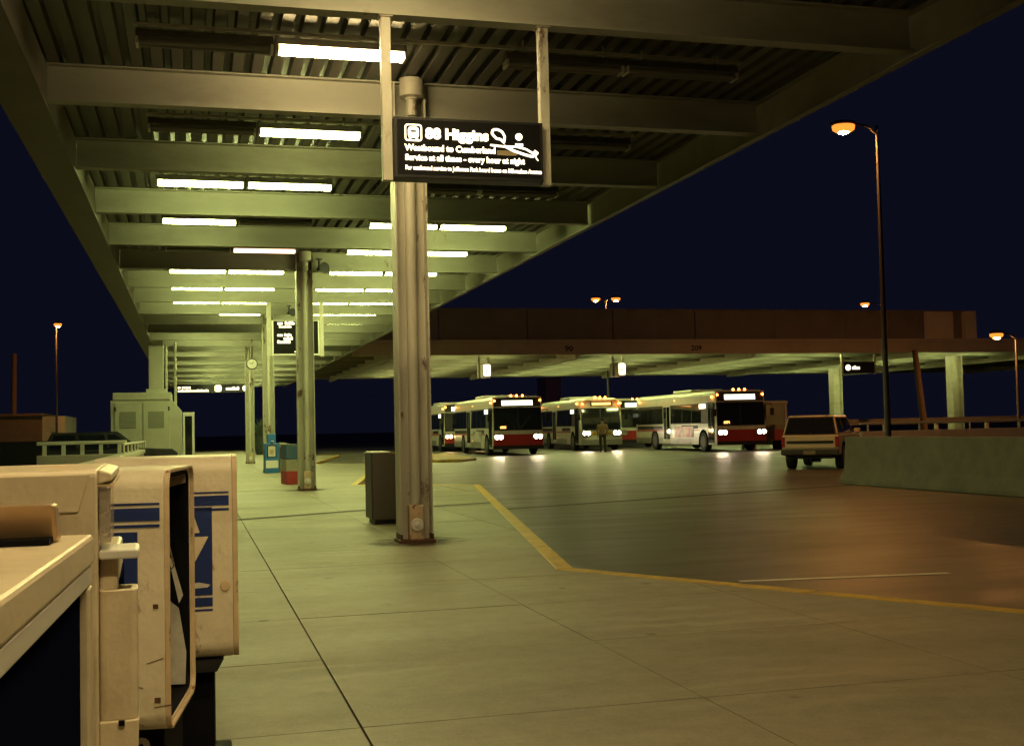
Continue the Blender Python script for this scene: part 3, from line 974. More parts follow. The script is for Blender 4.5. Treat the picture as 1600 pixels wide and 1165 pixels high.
bw = thing('darkness_screen', 'added black screen standing for the dark ground at the left edge', 'wall', (-14.0, 50.0, RZ))
MB().box(0, 9.3, 0, 0.3, 0, 1.28).build('wall_panel', M_BLACK, bw, 0.02)  # made-up black panel, stands for dark ground and hides the lit building base
fb = thing('far_low_building', 'low brown flat-roofed building far off at the left edge', 'building', (-15.0, 82.0, 0))
MB().box(0, 5.6, 0, 8, RZ, 2.75).build('wall', M_BRICK, fb)
MB().box(5.62, 7.0, 0.2, 8, RZ, 2.70).build('wing', M_WALL, fb)
MB().box(-0.1, 5.7, -0.1, 8.1, 2.752, 2.9).build('roof', M_BRICK, fb)
up = thing('utility_pole', 'brown wooden utility pole behind the low building at left', 'pole', (-11.4, 84.0, 0))
MB().tube((0, 0, RZ), (0.1, 0, 6.9), 0.20, 0.15, 10).build('shaft', M_WOOD, up, smooth=True)
tw = thing('far_tower', 'dull narrow slab tower far behind the leftmost bus', 'building', (45.3, 150.0, RZ))
MB().box(0, 2.1, 0, 4, 0, 7.7).build('wall', mat('tower_render', (0.6, 0.42, 0.42), 0.9, 0.1, 1), tw)
MB().box(-0.1, 2.2, -0.1, 4.1, 7.7, 7.95).build('roof', M_WALL, tw)

# ------------------------------------------------------------------ newspaper boxes in the foreground


def news_body(parent, W, D, Z0, Z1, r, open_front):
    """cream moulded case: rounded in the Y-Z plane, extruded along X; front at x=0, near side at y=0"""
    out = rrect(0, W, Z0, Z1, r, 6)
    mb = MB()
    if open_front:
        inn = rrect(0.014, W - 0.014, Z0 + 0.014, Z1 - 0.014, r - 0.012, 6)
        mb.ring(out, inn, 'x', -0.16, 0.0)
        mb.prism(out, 'x', -D, -0.161)
    else:
        mb.prism(out, 'x', -D, 0.0)
    c = mb.build('case', M_BOXPAINT2, parent, 0.004, smooth=True)
    return c


def side_print(parent, x0, x1, zt, zp, zb):
    """printed blue stripes and panel on the near side: lines at zt, panel zp[0]..zp[1], lines at zb"""
    y = -0.002
    for (a, b) in ((zt - 0.006, zt), (zt - 0.05, zt - 0.014), (zt - 0.068, zt - 0.060)):
        MB().box(x0, x1 - 0.012, y, 0.001, a, b).build('printed_stripe', M_BOXBLUE, parent)
    MB().box(x0, x1 - 0.072, y, 0.001, zp[0], zp[1]).build('printed_panel', M_BOXBLUE, parent)
    for (a, b) in ((zb, zb + 0.032), (zb - 0.016, zb - 0.009)):
        MB().box(x0, x1 - 0.072, y, 0.001, a, b).build('printed_stripe', M_BOXBLUE, parent)


def pedestal(parent, W, z1):
    MB().box(-0.36, -0.07, W * 0.18, W * 0.82, 0.03, z1 - 0.001).build('pedestal', M_BOXDARK, parent, 0.01)
    MB().box(-0.42, -0.01, 0.02, W - 0.02, 0.0, 0.035).build('base_plate', M_BOXDARK, parent, 0.01)


# farthest of the four: closed, with printed side
nb3 = thing('newspaper_box', 'cream newspaper box with blue printed side, farthest of the foreground row', 'newspaper box', (0.138, 4.43, 0), R(-1.5), 'newspaper boxes in the foreground')
c3 = news_body(nb3, 0.52, 0.48, 0.445, 1.172, 0.06, False)
side_print(c3, -0.33, 0.0, 1.045, (0.675, 0.99), 0.635)
MB().prism([(-0.17, 0.99), (-0.145, 0.99), (-0.115, 0.90), (-0.17, 0.895)], 'y', -0.0035, -0.001).build('printed_mark', M_BOXPAINT, c3)
MB().prism([(-0.17, 0.885), (-0.085, 0.885), (-0.13, 0.80), (-0.17, 0.78)], 'y', -0.0035, -0.001).build('printed_mark', M_BOXPAINT, c3)
MB().prism([(-0.16, 0.715), (-0.12, 0.722), (-0.08, 0.712), (-0.09, 0.703), (-0.15, 0.70)], 'y', -0.0035, -0.001).build('printed_mark', M_PAPER, c3)
MB().ring(rrect(0.0, 0.52, 0.445, 1.172, 0.06, 5), rrect(0.03, 0.49, 0.48, 1.14, 0.04, 5), 'x', 0.001, 0.018).build('door_frame', M_BOXRUST, nb3, smooth=True)
MB().prism(rrect(0.03, 0.49, 0.48, 1.14, 0.04, 5), 'x', -0.001, 0.006).build('door_window', M_BOXGLASS, nb3)
MB().lathe([(0.016, 0.0), (0.018, 0.006), (0.008, 0.008)], 10, (-0.028, -0.007, 0.705), 'y').build('rust_patch', M_BOXRUST, nb3)
MB().prism([(-0.17, 0.395), (-0.06, 0.395), (-0.035, 0.44), (-0.17, 0.44)], 'y', 0.03, 0.49).build('foot_bracket', M_BLACK, nb3)
pedestal(nb3, 0.52, 0.40)
# second farthest: window gone, dark inside, rusty frame
nb2 = thing('newspaper_box', 'cream newspaper box with blue side and gaping dark rusty front', 'newspaper box', (-0.078, 3.46, 0), R(-7.0), 'newspaper boxes in the foreground')
c2 = news_body(nb2, 0.56, 0.48, 0.43, 1.155, 0.055, True)
side_print(c2, -0.33, 0.0, 1.065, (0.665, 0.985), 0.60)
inn = rrect(0.017, 0.543, 0.447, 1.138, 0.04, 6)
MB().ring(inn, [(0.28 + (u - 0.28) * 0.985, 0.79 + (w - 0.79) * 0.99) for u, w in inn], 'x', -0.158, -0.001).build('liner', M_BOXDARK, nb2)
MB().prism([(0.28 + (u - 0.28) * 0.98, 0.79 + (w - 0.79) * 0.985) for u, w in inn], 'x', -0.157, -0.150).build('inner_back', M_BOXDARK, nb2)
MB().ring(rrect(0.0, 0.56, 0.43, 1.155, 0.055, 6), rrect(0.007, 0.553, 0.437, 1.148, 0.05, 6), 'x', 0.001, 0.014).build('door_frame', M_BOXRUST, nb2, smooth=True)
MB().prism([(-0.075, 0.46), (-0.012, 0.46), (-0.008, 0.56), (-0.03, 0.70), (-0.075, 0.74)], 'y', 0.50, 0.504).build('newspaper', M_PAPER, nb2)
MB().prism([(-0.055, 0.86), (-0.045, 0.865), (-0.012, 0.745), (-0.025, 0.72)], 'y', 0.47, 0.472).build('torn_strip', M_PAPER, nb2)
MB().prism([(-0.06, 1.085), (-0.004, 1.10), (-0.004, 1.128), (-0.06, 1.118)], 'y', 0.488, 0.491).build('rusty_lintel', M_BOXRUST, nb2)
for (x, z, l, sl) in ((-0.05, 0.62, 0.045, 0.3), (-0.09, 0.56, 0.03, -0.2), (-0.03, 0.50, 0.05, 0.1)):
    MB().prism([(x, z), (x + l, z + l * sl), (x + l, z + l * sl + 0.0022), (x, z + 0.0016)], 'y', -0.0015, 0.001).build('scratch', M_RUSTBASE, nb2)
MB().path([(-0.02, 0.10, 1.02), (-0.01, 0.26, 0.86), (-0.02, 0.16, 0.845)], 0.0025, 5).build('broken_wire', M_CHROME, nb2)
for (x, z, s_) in ((-0.018, 0.778, 0.010), (-0.013, 0.52, 0.012)):
    MB().box(x - s_ * 1.4, x, -0.003, 0.001, z - s_ * 0.6, z + s_ * 0.6).build('rust_patch', M_RUSTBASE, nb2, 0.001)
MB().box(-0.33, -0.02, 0.10, 0.50, 0.03, 0.429).build('pedestal', M_BOXDARK, nb2, 0.01)
MB().box(-0.44, 0.0, 0.04, 0.54, 0.0, 0.035).build('base_plate', M_BOXDARK, nb2, 0.01)
text('number', '2', 0.09, M_PAPER, nb2, (-0.10, 0.097, 0.33), bold=0.004)
# third: plain beige steel box with coin mechanism on its front
nb1 = thing('newspaper_box', 'plain beige steel newspaper box with coin mechanism, second nearest', 'newspaper box', (-0.152, 2.075, 0), R(2.0), 'newspaper boxes in the foreground')
MB().prism(rrect(0, 0.52, 0.36, 1.197, 0.012, 3), 'x', -0.50, 0.0).build('case', M_BOXPAINT, nb1, 0.004)
MB().prism([(-0.44, 1.19), (-0.012, 1.19), (-0.03, 1.128), (-0.42, 1.128)], 'y', -0.004, 0.001).build('side_panel', M_BOXPAINT, nb1, 0.0015)
MB().prism([(0.0, 1.197), (0.022, 1.19), (0.024, 1.178), (0.0, 1.172)], 'y', 0.01, 0.50).build('front_hood', M_BOXPAINT, nb1, 0.003)
MB().box(0.0, 0.024, 0.012, 0.49, 1.168, 1.172).build('hood_lining', M_BOXRUST, nb1)
ch = MB().box(0.002, 0.020, 0.02, 0.024, 1.075, 1.165).box(0.017, 0.020, 0.024, 0.22, 1.075, 1.165).build('card_holder', M_PLASTIC, nb1)
MB().box(0.006, 0.012, 0.031, 0.2, 1.09, 1.15).build('price_card', M_PAPER, ch)
MB().box(0.0, 0.03, 0.05, 0.46, 0.52, 1.05).build('door', M_BOXPAINT, nb1, 0.006)
MB().box(0.030, 0.033, 0.09, 0.42, 0.60, 1.0).build('door_window', M_BOXGLASS, nb1)
MB().prism(rrect(0.0, 0.065, 1.046, 1.062, 0.006, 3), 'y', 0.02, 0.14).build('door_handle', M_WHITEMETAL, nb1, 0.003)
cm = MB().ring(rrect(0.0, 0.062, 0.02, 0.10, 0.012, 4), rrect(0.012, 0.05, 0.034, 0.086, 0.006, 4), 'z', 0.78, 0.995).build('coin_mechanism', M_BOXPAINT, nb1, 0.002)
MB().box(0.012, 0.05, 0.034, 0.086, 0.78, 0.985).build('coin_slot_well', M_BOXTAN, cm)
MB().prism([(0.0, 0.78), (0.063, 0.78), (0.060, 0.70), (0.0, 0.70)], 'y', 0.018, 0.105).build('coin_return', M_BOXPAINT, cm, 0.003)
MB().box(0.030, 0.040, 0.012, 0.019, 0.772, 0.780).build('coin_return_slot', M_BOXDARK, cm)
MB().box(0.0, 0.045, 0.03, 0.10, 0.36, 0.699).build('coin_box', M_BOXPAINT, cm, 0.004)
MB().box(0.008, 0.036, 0.026, 0.031, 0.50, 0.66).build('coin_box_recess', M_BOXTAN, cm)
pedestal(nb1, 0.52, 0.36)
# nearest: lower, seen from above, dark window
nb0 = thing('newspaper_box', 'nearest newspaper box with flat tan top and dark window', 'newspaper box', (-0.171, 1.15, 0), R(-1.9), 'newspaper boxes in the foreground')
MB().prism(rrect(0, 0.735, 0.30, 1.06, 0.01, 2), 'x', -0.52, -0.045).build('case', M_BOXPAINT, nb0, 0.004)
MB().prism(rrect(-0.004, 0.739, 1.061, 1.106, 0.012, 3), 'x', -0.53, 0.003).build('top', M_BOXPAINT, nb0, 0.006)
MB().box(-0.044, 0.0, 0.0, 0.735, 1.032, 1.0605).build('door_head', M_WHITEMETAL, nb0, 0.003)
MB().box(-0.044, -0.012, 0.0, 0.69, 0.36, 1.031).build('door_window', M_BOXGLASS, nb0)
MB().box(-0.044, 0.001, 0.691, 0.735, 0.30, 1.031).build('door_stile', M_BOXPAINT, nb0, 0.004)
MB().box(-0.044, 0.0, 0.0, 0.69, 0.30, 0.359).build('door_sill', M_BOXPAINT, nb0, 0.004)
h = MB().prism([(0.60, 1.107), (0.645, 1.107), (0.615, 1.160), (0.575, 1.160)], 'x', -0.42, -0.03).build('top_handle', M_BOXTAN, nb0, 0.005)
MB().box(-0.40, -0.035, 0.56, 0.60, 1.107, 1.115).build('painted_handle_shadow', M_BOXDARK, nb0)  # dark strip standing in for the shade under the handle
pedestal(nb0, 0.70, 0.30)

# ------------------------------------------------------------------ platform furniture
cb = thing('ribbed_cabinet', 'dark brown ribbed cabinet with sloping top behind the nearest column', 'cabinet', (2.33, 15.85, 0))
MB().prism([(0, 0.06), (0.75, 0.06), (0.75, 0.80), (0.25, 0.955), (0, 0.955)], 'y', 0, 0.62).build('body', M_CABINET, cb, 0.008)
mb = MB()
for k in range(18):
    mb.box(0.02 + k * 0.04, 0.045 + k * 0.04, -0.008, -0.001, 0.08, 0.78)
mb.build('rib', M_CABINET, cb)
MB().box(-0.015, -0.002, 0.02, 0.60, 0.07, 0.95).build('side_panel', M_DARKMETAL, cb)
MB().box(0.0, 0.24, 0.0, 0.62, 0.956, 0.972).build('lid', M_WHITEMETAL, cb)
MB().prism([(0.251, 0.958), (0.752, 0.803), (0.752, 0.818), (0.251, 0.973)], 'y', 0.0, 0.62).build('sloping_lid', M_YELLOW, cb)
MB().box(0.03, 0.72, 0.04, 0.58, 0.0, 0.06).build('plinth', M_BLACK, cb)


def striped_bin(label, x, y, h, w):
    t = thing('litter_bin', label, 'litter bin', (x, y, 0), R(8), 'striped litter bins')
    MB().box(0, w, 0, w, 0.0, h * 0.33).build('red_panel', M_BINRED, t, 0.015)
    MB().box(0.004, w - 0.004, 0.004, w - 0.004, h * 0.332, h * 0.62).build('pebbled_panel', M_BINGREY, t, 0.01)
    MB().box(0, w, 0, w, h * 0.622, h * 0.97).build('blue_panel', M_BINBLUE, t, 0.015)
    MB().ring([(0, 0), (w, 0), (w, w), (0, w)], [(w * .2, w * .2), (w * .8, w * .2), (w * .8, w * .8), (w * .2, w * .8)], 'z', h * 0.972, h).build('rim', M_DARKMETAL, t, 0.008)


striped_bin('red, grey and blue striped litter bin beside the second column', 2.20, 29.3, 0.98, 0.62)
striped_bin('small red, cream and blue striped bin beside the blue newspaper box', 2.92, 43.2, 0.90, 0.45)
bb = thing('newspaper_box', 'blue newspaper box with paper in its window by the third column', 'newspaper box', (2.22, 38.3, 0), R(4), 'newspaper boxes down the platform')
MB().box(0, 0.44, 0, 0.40, 0.0, 0.95).build('body', M_BLUEBOX, bb, 0.02)
MB().box(0.10, 0.36, 0.06, 0.34, 0.951, 1.24).build('coin_head', M_BLUEBOX, bb, 0.03)
MB().box(0.07, 0.36, -0.008, -0.001, 0.50, 0.88).build('window', M_BUSGLASS, bb)
MB().box(0.10, 0.33, -0.014, -0.009, 0.52, 0.85).build('newspaper', M_PAPER, bb)
MB().box(0.15, 0.27, -0.018, -0.015, 0.60, 0.74).build('front_page_picture', M_BOXTAN, bb)
MB().box(0.03, 0.41, -0.008, -0.001, 0.16, 0.40).build('title_card', M_WHITEMETAL, bb)
MB().box(0.19, 0.25, -0.03, -0.001, 0.86, 1.02).build('handle', M_CHROME, bb, 0.005)
bb2 = thing('newspaper_box', 'grey and cream newspaper box half hidden behind the blue one', 'newspaper box', (2.72, 38.9, 0), R(4), 'newspaper boxes down the platform')
MB().box(0, 0.22, 0, 0.40, 0.0, 0.95).build('body', M_BINGREY, bb2, 0.02)
MB().box(0.02, 0.20, -0.006, -0.001, 0.45, 0.8).build('window', M_BUSGLASS, bb2)
pl = thing('round_planter', 'dark round planter with grassy plants near the far pale post', 'planter', (4.1, 73.0, 0))
MB().lathe([(0.40, 0.0), (0.52, 0.95), (0.58, 0.96), (0.58, 1.05), (0.45, 1.0)], 18).build('pot', mat('dark_green_pot', (0.02, 0.035, 0.03), 0.6, 0.2, 4), pl, smooth=True)
mb = MB()
for k in range(170):
    a, r0 = random.uniform(0, 6.28), random.uniform(0, 0.35)
    hh, sp = random.uniform(0.5, 1.25), random.uniform(0.1, 0.75)
    b0 = Vector((r0 * math.cos(a), r0 * math.sin(a), 1.0))
    tip = b0 + Vector((sp * math.cos(a), sp * math.sin(a), hh))
    s_ = Vector((-math.sin(a), math.cos(a), 0)) * 0.02
    md = b0.lerp(tip, 0.55) + Vector((0, 0, 0.14))
    mb.add([b0 - s_, b0 + s_, md + s_, md - s_, tip], [(0, 1, 2, 3), (3, 2, 4)])
mb.build('foliage', M_LEAF, pl)

# ------------------------------------------------------------------ right side: barriers, wall, shelter
JP = [(-0.30, 0), (0.30, 0), (0.30, 0.08), (0.17, 0.33), (0.11, 1.02), (-0.11, 1.02), (-0.17, 0.33), (-0.30, 0.08)]
for k, lab in enumerate(('tapered concrete barrier section whose end stands beside the beige car', 'tapered concrete barrier section at the right edge of the road')):
    y1 = 23.15 - k * 6.1
    t = thing('concrete_barrier', lab, 'barrier', (13.92, y1 - 6.05, RZ), 0, 'concrete barriers')
    MB().prism(JP, 'y', 0, 6.05).build('barrier_body', M_BARRIER, t, 0.015)
w2 = thing('roadside_wall', 'low orange lit concrete wall with pipe rail behind the barrier', 'wall', (22.3, 36.3, RZ), R(-4))
for k in range(6):
    MB().box(k * 4.0 + 0.01, k * 4.0 + 3.99, 0, 0.25, 0, 0.98).build('wall_panel', mat('pale_wall_concrete', (0.52, 0.44, 0.38), 0.8, 0.15, 2.0, dirt=0.3, bump=0.2), w2, 0.015)
MB().tube((0, 0.12, 1.25), (24, 0.12, 1.25), 0.045, n=8).build('top_rail', M_STEEL, w2)
for k in range(13):
    MB().tube((0.3 + k * 1.95, 0.12, 0.97), (0.3 + k * 1.95, 0.12, 1.25), 0.035, n=6).build('rail_post', M_STEEL, w2)
w3 = thing('guard_rail', 'far steel guard rail beyond the orange lit wall at right', 'guard rail', (30.0, 52.0, RZ), R(-4))
MB().box(0, 26, -0.04, 0.04, 1.12, 1.42).build('beam_rail', M_EDGE, w3)
for k in range(10):
    MB().box(0.3 + k * 2.8, 0.45 + k * 2.8, 0.04, 0.2, 0, 1.4).build('rail_post', M_STEEL, w3)
wp = thing('utility_pole', 'leaning brown wooden pole between the two far columns', 'pole', (33.2, 48.5, RZ))
MB().tube((0, 0, 0), (-0.45, 0.0, 4.6), 0.17, 0.13, 10).build('shaft', M_WOOD, wp, smooth=True)
sh = thing('bus_shelter', 'pale green framed glass bus shelter right of the rightmost bus', 'shelter', (27.6, 55.0, RZ))
mb = MB()
for x in (0, 1.78):
    for y in (0, 1.3):
        mb.box(x, x + 0.12, y, y + 0.12, 0, 2.3)
mb.build('post', M_STEEL, sh)
MB().box(-0.05, 1.95, -0.05, 1.47, 2.30, 2.45).build('roof', M_STEEL, sh, 0.02)
MB().box(0.12, 1.78, 1.34, 1.36, 0.2, 2.3).build('back_pane', mat('shelter_panel', (0.30, 0.36, 0.28), 0.3, 0.1, 2), sh)
MB().box(1.83, 1.85, 0.12, 1.3, 0.2, 2.3).build('side_pane', M_BUSGLASS, sh)
MB().box(0.75, 1.78, 0.05, 0.07, 0.35, 2.3).build('front_pane', mat('shelter_panel', (0.30, 0.36, 0.28)), sh)
rb = thing('newspaper_box', 'dark red newspaper box in front of the bus shelter', 'newspaper box', (28.4, 54.3, RZ))
MB().box(0, 0.75, 0, 0.5, 0.45, 1.0).build('body', M_BINRED, rb, 0.02)
MB().box(0.03, 0.72, -0.01, 0.48, 1.002, 1.25).build('display_head', M_BINGREY, rb, 0.02)
MB().box(0.1, 0.65, 0.1, 0.4, 0, 0.45).build('pedestal', M_BOXDARK, rb)

# ------------------------------------------------------------------ street lamps


def street_lamp(label, base, H, arms, reach, lean=0.0, strength_mat=M_SODLENS, pole_r=0.085, s=1.0):
    t = thing('street_lamp', label, 'street lamp', base, 0, 'sodium street lamps')
    MB().lathe([(pole_r * 1.7, 0), (pole_r * 1.7, 0.25), (pole_r * 1.2, 0.3), (pole_r, 0.5), (pole_r * 0.45, H - 0.15), (pole_r * 0.4, H)], 12).build('pole', M_POLE, t, smooth=True)
    for a in arms:
        dx, dy = math.cos(a), math.sin(a)
        p = [(0, 0, H - 0.25), (dx * reach * 0.4, dy * reach * 0.4, H - 0.02), (dx * reach, dy * reach, H + 0.05)]
        MB().path(p, 0.035).build('arm', M_POLE, t, smooth=True)
        hd = MB().lathe([(0.03, 0.0), (0.12, 0.04), (0.17, 0.25), (0.16, 0.5), (0.05, 0.66)], 12, axis='x').build('lamp_head', M_DARKMETAL, t, smooth=True)
        hd.location = (dx * reach, dy * reach, H + 0.06)
        hd.rotation_euler = (0, 0, a)
        hd.scale = (s, s, 0.62 * s)
        le = MB().lathe([(0.02, -0.30), (0.10, -0.27), (0.15, -0.18), (0.16, -0.05), (0.15, 0.0)], 14).build('lens', M_SODGLOW, hd, smooth=True)
        le.location = (0.32, 0, -0.06)
        le.scale = (1.9, 1.5, 1.1)
        co = MB().lathe([(0.02, -0.375), (0.09, -0.365), (0.12, -0.34), (0.12, -0.30)], 12).build('arc_tube', strength_mat, hd, smooth=True)
        co.location = (0.32, 0, -0.06)
    return t


street_lamp('tall sodium street lamp on a dark pole behind the concrete barrier', (17.35, 27.0, RZ), 9.05, [R(165)], 0.55)
street_lamp('sodium street lamp above the right half of the far parapet', (44.4, 68.9, RZ), 9.05, [R(175)], 1.1)
street_lamp('twin headed sodium street lamp above the middle of the far parapet', (26.4, 73.3, RZ), 9.75, [R(170), R(-10)], 0.35)
street_lamp('low bright sodium lamp at the far right edge', (35.0, 44.3, RZ), 5.0, [R(175)], 0.6)
street_lamp('sodium street lamp standing alone in the dark at far left', (-8.3, 80.2, RZ), 8.6, [R(-75)], 0.25)

# ------------------------------------------------------------------ buses


def wheel(parent, x, y, r=0.48, w=0.28, side=-1):
    """side: -1 outer face towards -x"""
    x0, x1 = (x, x + w) if side < 0 else (x - w, x)
    ty = MB().lathe([(r * 0.62, x0), (r * 0.94, x0), (r, x0 + 0.04), (r, x1 - 0.04), (r * 0.94, x1), (r * 0.62, x1)], 24, (0, y, r), 'x').build('wheel', M_TYRE, parent, smooth=True)
    xo = x - 0.012 if side < 0 else x + 0.012
    MB().lathe([(r * 0.60, xo), (r * 0.52, xo + (0.05 if side < 0 else -0.05)), (r * 0.2, xo + (0.02 if side < 0 else -0.02)), (r * 0.12, xo)], 18, (0, y, r), 'x').build('rim', M_RIM, ty, smooth=True)


def bus(label, loc, rz, lamps='bright', rounded=False, ad=None, red=True, num=None, detail=True):
    """local frame: front at y=0 facing -y, kerb (right) side at x=-1.28; 12 m long"""
    t = thing('city_bus', label, 'bus', loc, rz, 'buses waiting under the far canopy')
    hw, L = 1.28, 12.0
    zt = 2.98
    cr = 0.38 if rounded else 0.24
    # body cross-section, extruded, with a raked / rounded nose
    n = 6
    sec = [(-hw, 0.34), (-hw, 1.3), (-hw + 0.035, 2.2)]
    for i in range(n + 1):
        a = R(180 - 90 * i / n)
        sec.append((-hw + 0.05 + cr + cr * math.cos(a), zt - cr + cr * math.sin(a)))
    sec += [(-x, z) for x, z in sec[::-1]]
    stations = [(0.0, 1.0), (11.7, 1.0), (12.0, 0.97)] if not rounded else [(0.0, 0.90), (0.12, 0.955), (0.35, 0.985), (0.8, 1.0), (11.6, 1.0), (12.0, 0.95)]
    vs, fs = [], []
    m = len(sec)
    for (y, k) in stations:
        for (x, z) in sec:
            rake = 0.0
            if y == 0.0 and z > 1.25:
                rake = (z - 1.25) * (0.10 if not rounded else 0.22)
            vs.append((x * k, y + rake, 0.34 + (z - 0.34) * (k if y > 1 or rounded else 1)))
    for a in range(len(stations) - 1):
        for i in range(m):
            j = (i + 1) % m
            fs.append((a * m + i, a * m + j, (a + 1) * m + j, (a + 1) * m + i))
    fs += [tuple(range(m)), tuple(range((len(stations) - 1) * m, len(stations) * m))[::-1]]
    body = MB().add(vs, fs).build('body', M_BUSWHITE, t, smooth=True)

    def fbox(name, mm, x0, x1, z0, z1, p, d=0.02, off=0.0):
        """panel on the raked front"""
        def ry(z):
            return (max(0, z - 1.25) * (0.10 if not rounded else 0.22)) - off
        return MB().add([(x, ry(z) - dd, z) for dd in (0, d) for (x, z) in ((x0, z0), (x1, z0), (x1, z1), (x0, z1))],
                        [(0, 1, 2, 3), (7, 6, 5, 4), (0, 4, 5, 1), (1, 5, 6, 2), (2, 6, 7, 3), (3, 7, 4, 0)]).build(name, mm, p)
    fk = 0.90 if rounded else 1.0
    fw = hw * fk
    # front
    fbox('bumper', M_BLACK if red else M_BUSGREY, -fw - 0.02, fw + 0.02, 0.32, 0.50 if red else 0.62, t, 0.10)
    if red:
        fbox('front_lower_panel', M_BUSRED, -fw + 0.01, fw - 0.01, 0.50, 1.06, t, 0.015)
    else:
        fbox('front_band', M_YELLOW, -fw + 0.35, fw - 0.35, 0.86, 1.06, t, 0.015)
    for s in (-1, 1):
        x = s * (fw - 0.27)
        for d in (-0.11, 0.11) if not rounded else (-0.1, 0.1):
            hl = MB().lathe([(0.102, -0.024), (0.102, -0.019)], 14, (x + d, 0, 0.93 if red else 0.98), 'y').build('headlight', {'bright': M_HEAD, 'soft': M_HEADSOFT, 'off': M_CHROME}[lamps], t, smooth=True)
        MB().box(x - 0.26, x + 0.26, -0.018, -0.002, 0.79, 1.10).build('headlight_bezel', M_BUSGREY, t)
        for d in (-0.11, 0.11):  # added rings that keep the headlights from lighting the bus beside
            MB().ring([(x + d + 0.125 * math.cos(R(a)), 0.93 + (0 if red else .05) + 0.125 * math.sin(R(a))) for a in range(0, 360, 24)], [(x + d + 0.103 * math.cos(R(a)), 0.93 + (0 if red else .05) + 0.103 * math.sin(R(a))) for a in range(0, 360, 24)], 'y', -0.13, -0.0185).build('headlight_baffle', M_BUSGREY, t)
    wz0, wz1 = (1.30, 2.36) if not rounded else (1.22, 2.36)
    fbox('windscreen_surround', M_BLACK, -fw + 0.04, fw - 0.04, wz0 - 0.05, wz1 + 0.04, t, 0.012)
    for s in (-1, 1):
        ws_ = fbox('windscreen', M_BUSGLASS, 0.03 if s > 0 else -fw + 0.09, fw - 0.09 if s > 0 else -0.03, wz0, wz1, t, 0.02)
        q0 = wz0 + 0.02
        MB().tube((s * 0.12, -0.05, q0), (s * 0.62, 0.02, q0 + 0.62), 0.012, n=5).build('wiper', M_BLACK, ws_)
    if rounded:
        fbox('destination_sign', M_BLACK, -0.55, 0.75, 2.52, 2.76, t, 0.02)
        fbox('destination_text', M_AMBERLOW, -0.45, 0.65, 2.57, 2.70, t, 0.026)
    else:
        ds = fbox('destination_sign', M_BLACK, -fw + 0.06, fw - 0.06, 2.44, 2.90, t, 0.03)
        MB().add([(x, 0.10 + y, z) for y in (0, 0.03) for x, z in ((-0.78, 2.50), (0.82, 2.50), (0.82, 2.78), (-0.78, 2.78))],
                 [(0, 1, 2, 3), (7, 6, 5, 4), (0, 4, 5, 1), (1, 5, 6, 2), (2, 6, 7, 3), (3, 7, 4, 0)])
        fbox('destination_text', M_DEST, -0.80, 0.80, 2.51, 2.76, ds, 0.036)
        MB().ring([(-fw + 0.02, 2.40), (fw - 0.02, 2.40), (fw - 0.02, 2.93), (-fw + 0.02, 2.93)], [(-fw + 0.07, 2.44), (fw - 0.07, 2.44), (fw - 0.07, 2.89), (-fw + 0.07, 2.89)], 'y', 0.07, 0.15).build('sign_frame', M_BUSWHITE, ds)
    for x in (-0.30, 0.0, 0.30, -fw + 0.10, fw - 0.10):
        z = (zt - 0.01) if abs(x) < 0.5 else (2.72 if not rounded else 2.60)
        MB().lathe([(0.055, -0.05), (0.05, 0.0), (0.03, 0.02)], 8, (x, (0.20 if abs(x) < 0.5 else 0.12), z + 0.03), 'y').build('marker_light', M_AMBER, t)
    for s in (-1, 1):
        mi = MB().path([(s * fw, 0.1, 2.30), (s * (fw + 0.20), -0.22, 2.28), (s * (fw + 0.22), -0.25, 1.95)], 0.015, 6).build('mirror_arm', M_BLACK, t)
        MB().box(s * (fw + 0.12), s * (fw + 0.32), -0.29, -0.25, 1.72, 2.06).build('mirror', M_BLACK, mi, 0.01)
    if num:
        text('run_number', num, 0.16, M_AMBERLOW, t, (-0.92, -0.045, 1.36), bold=0.006)
    # sides
    for s in (-1, 1):
        X = s * hw

        def sbox(name, mm, y0, y1, z0, z1, d, parent=t):
            return MB().box(X, X + s * d, y0, y1, z0, z1).build(name, mm, parent)
        sbox('skirt', M_BUSGREY, 3.35, 8.05, 0.34, 0.66, 0.012)
        sbox('skirt', M_BUSGREY, 9.45, 11.8, 0.34, 0.66, 0.012)
        sbox('red_stripe', M_BUSRED, 2.1, 11.8, 1.02, 1.10, 0.008)
        sbox('dark_band', M_BLACK, 2.4, 4.6, 1.12, 1.30, 0.010)
        sbox('dark_band', M_BLACK, 7.5, 11.6, 1.12, 1.30, 0.010)

        def ppan(name, mm, y0, y1, z0, z1, d):
            def xx(z):
                return s * (hw - 0.035 * max(0, (z - 1.3) / 0.9) + d)
            return MB().add([(xx(z) - s * e, y, z) for e in (0, 0.05) for (y, z) in ((y0, z0), (y1, z0), (y1, z1), (y0, z1))],
                            [(0, 1, 2, 3), (7, 6, 5, 4), (0, 4, 5, 1), (1, 5, 6, 2), (2, 6, 7, 3), (3, 7, 4, 0)]).build(name, mm, t)
        ppan('window_band', M_BLACK, 0.25 if not rounded else 0.5, 11.6, 1.38, 2.38, 0.006)
        y = 1.95
        while y < 11.2:
            ppan('side_window', M_BUSGLASS, y + 0.03, y + 1.28, 1.42, 2.32, 0.014)
            y += 1.32
        for yy in (1.7, 10.2):
            wheel(t, X + s * 0.02, yy if yy < 5 else 8.75, side=s)
            pts = [((yy if yy < 5 else 8.75) + 0.64 * math.cos(R(a)), 0.46 + 0.64 * math.sin(R(a))) for a in range(0, 181, 20)]
            MB().prism(pts + [(pts[-1][0], 0.30), (pts[0][0], 0.30)], 'x', X - s * 0.01, X + s * 0.006).build('wheel_arch', M_ARCH, t)
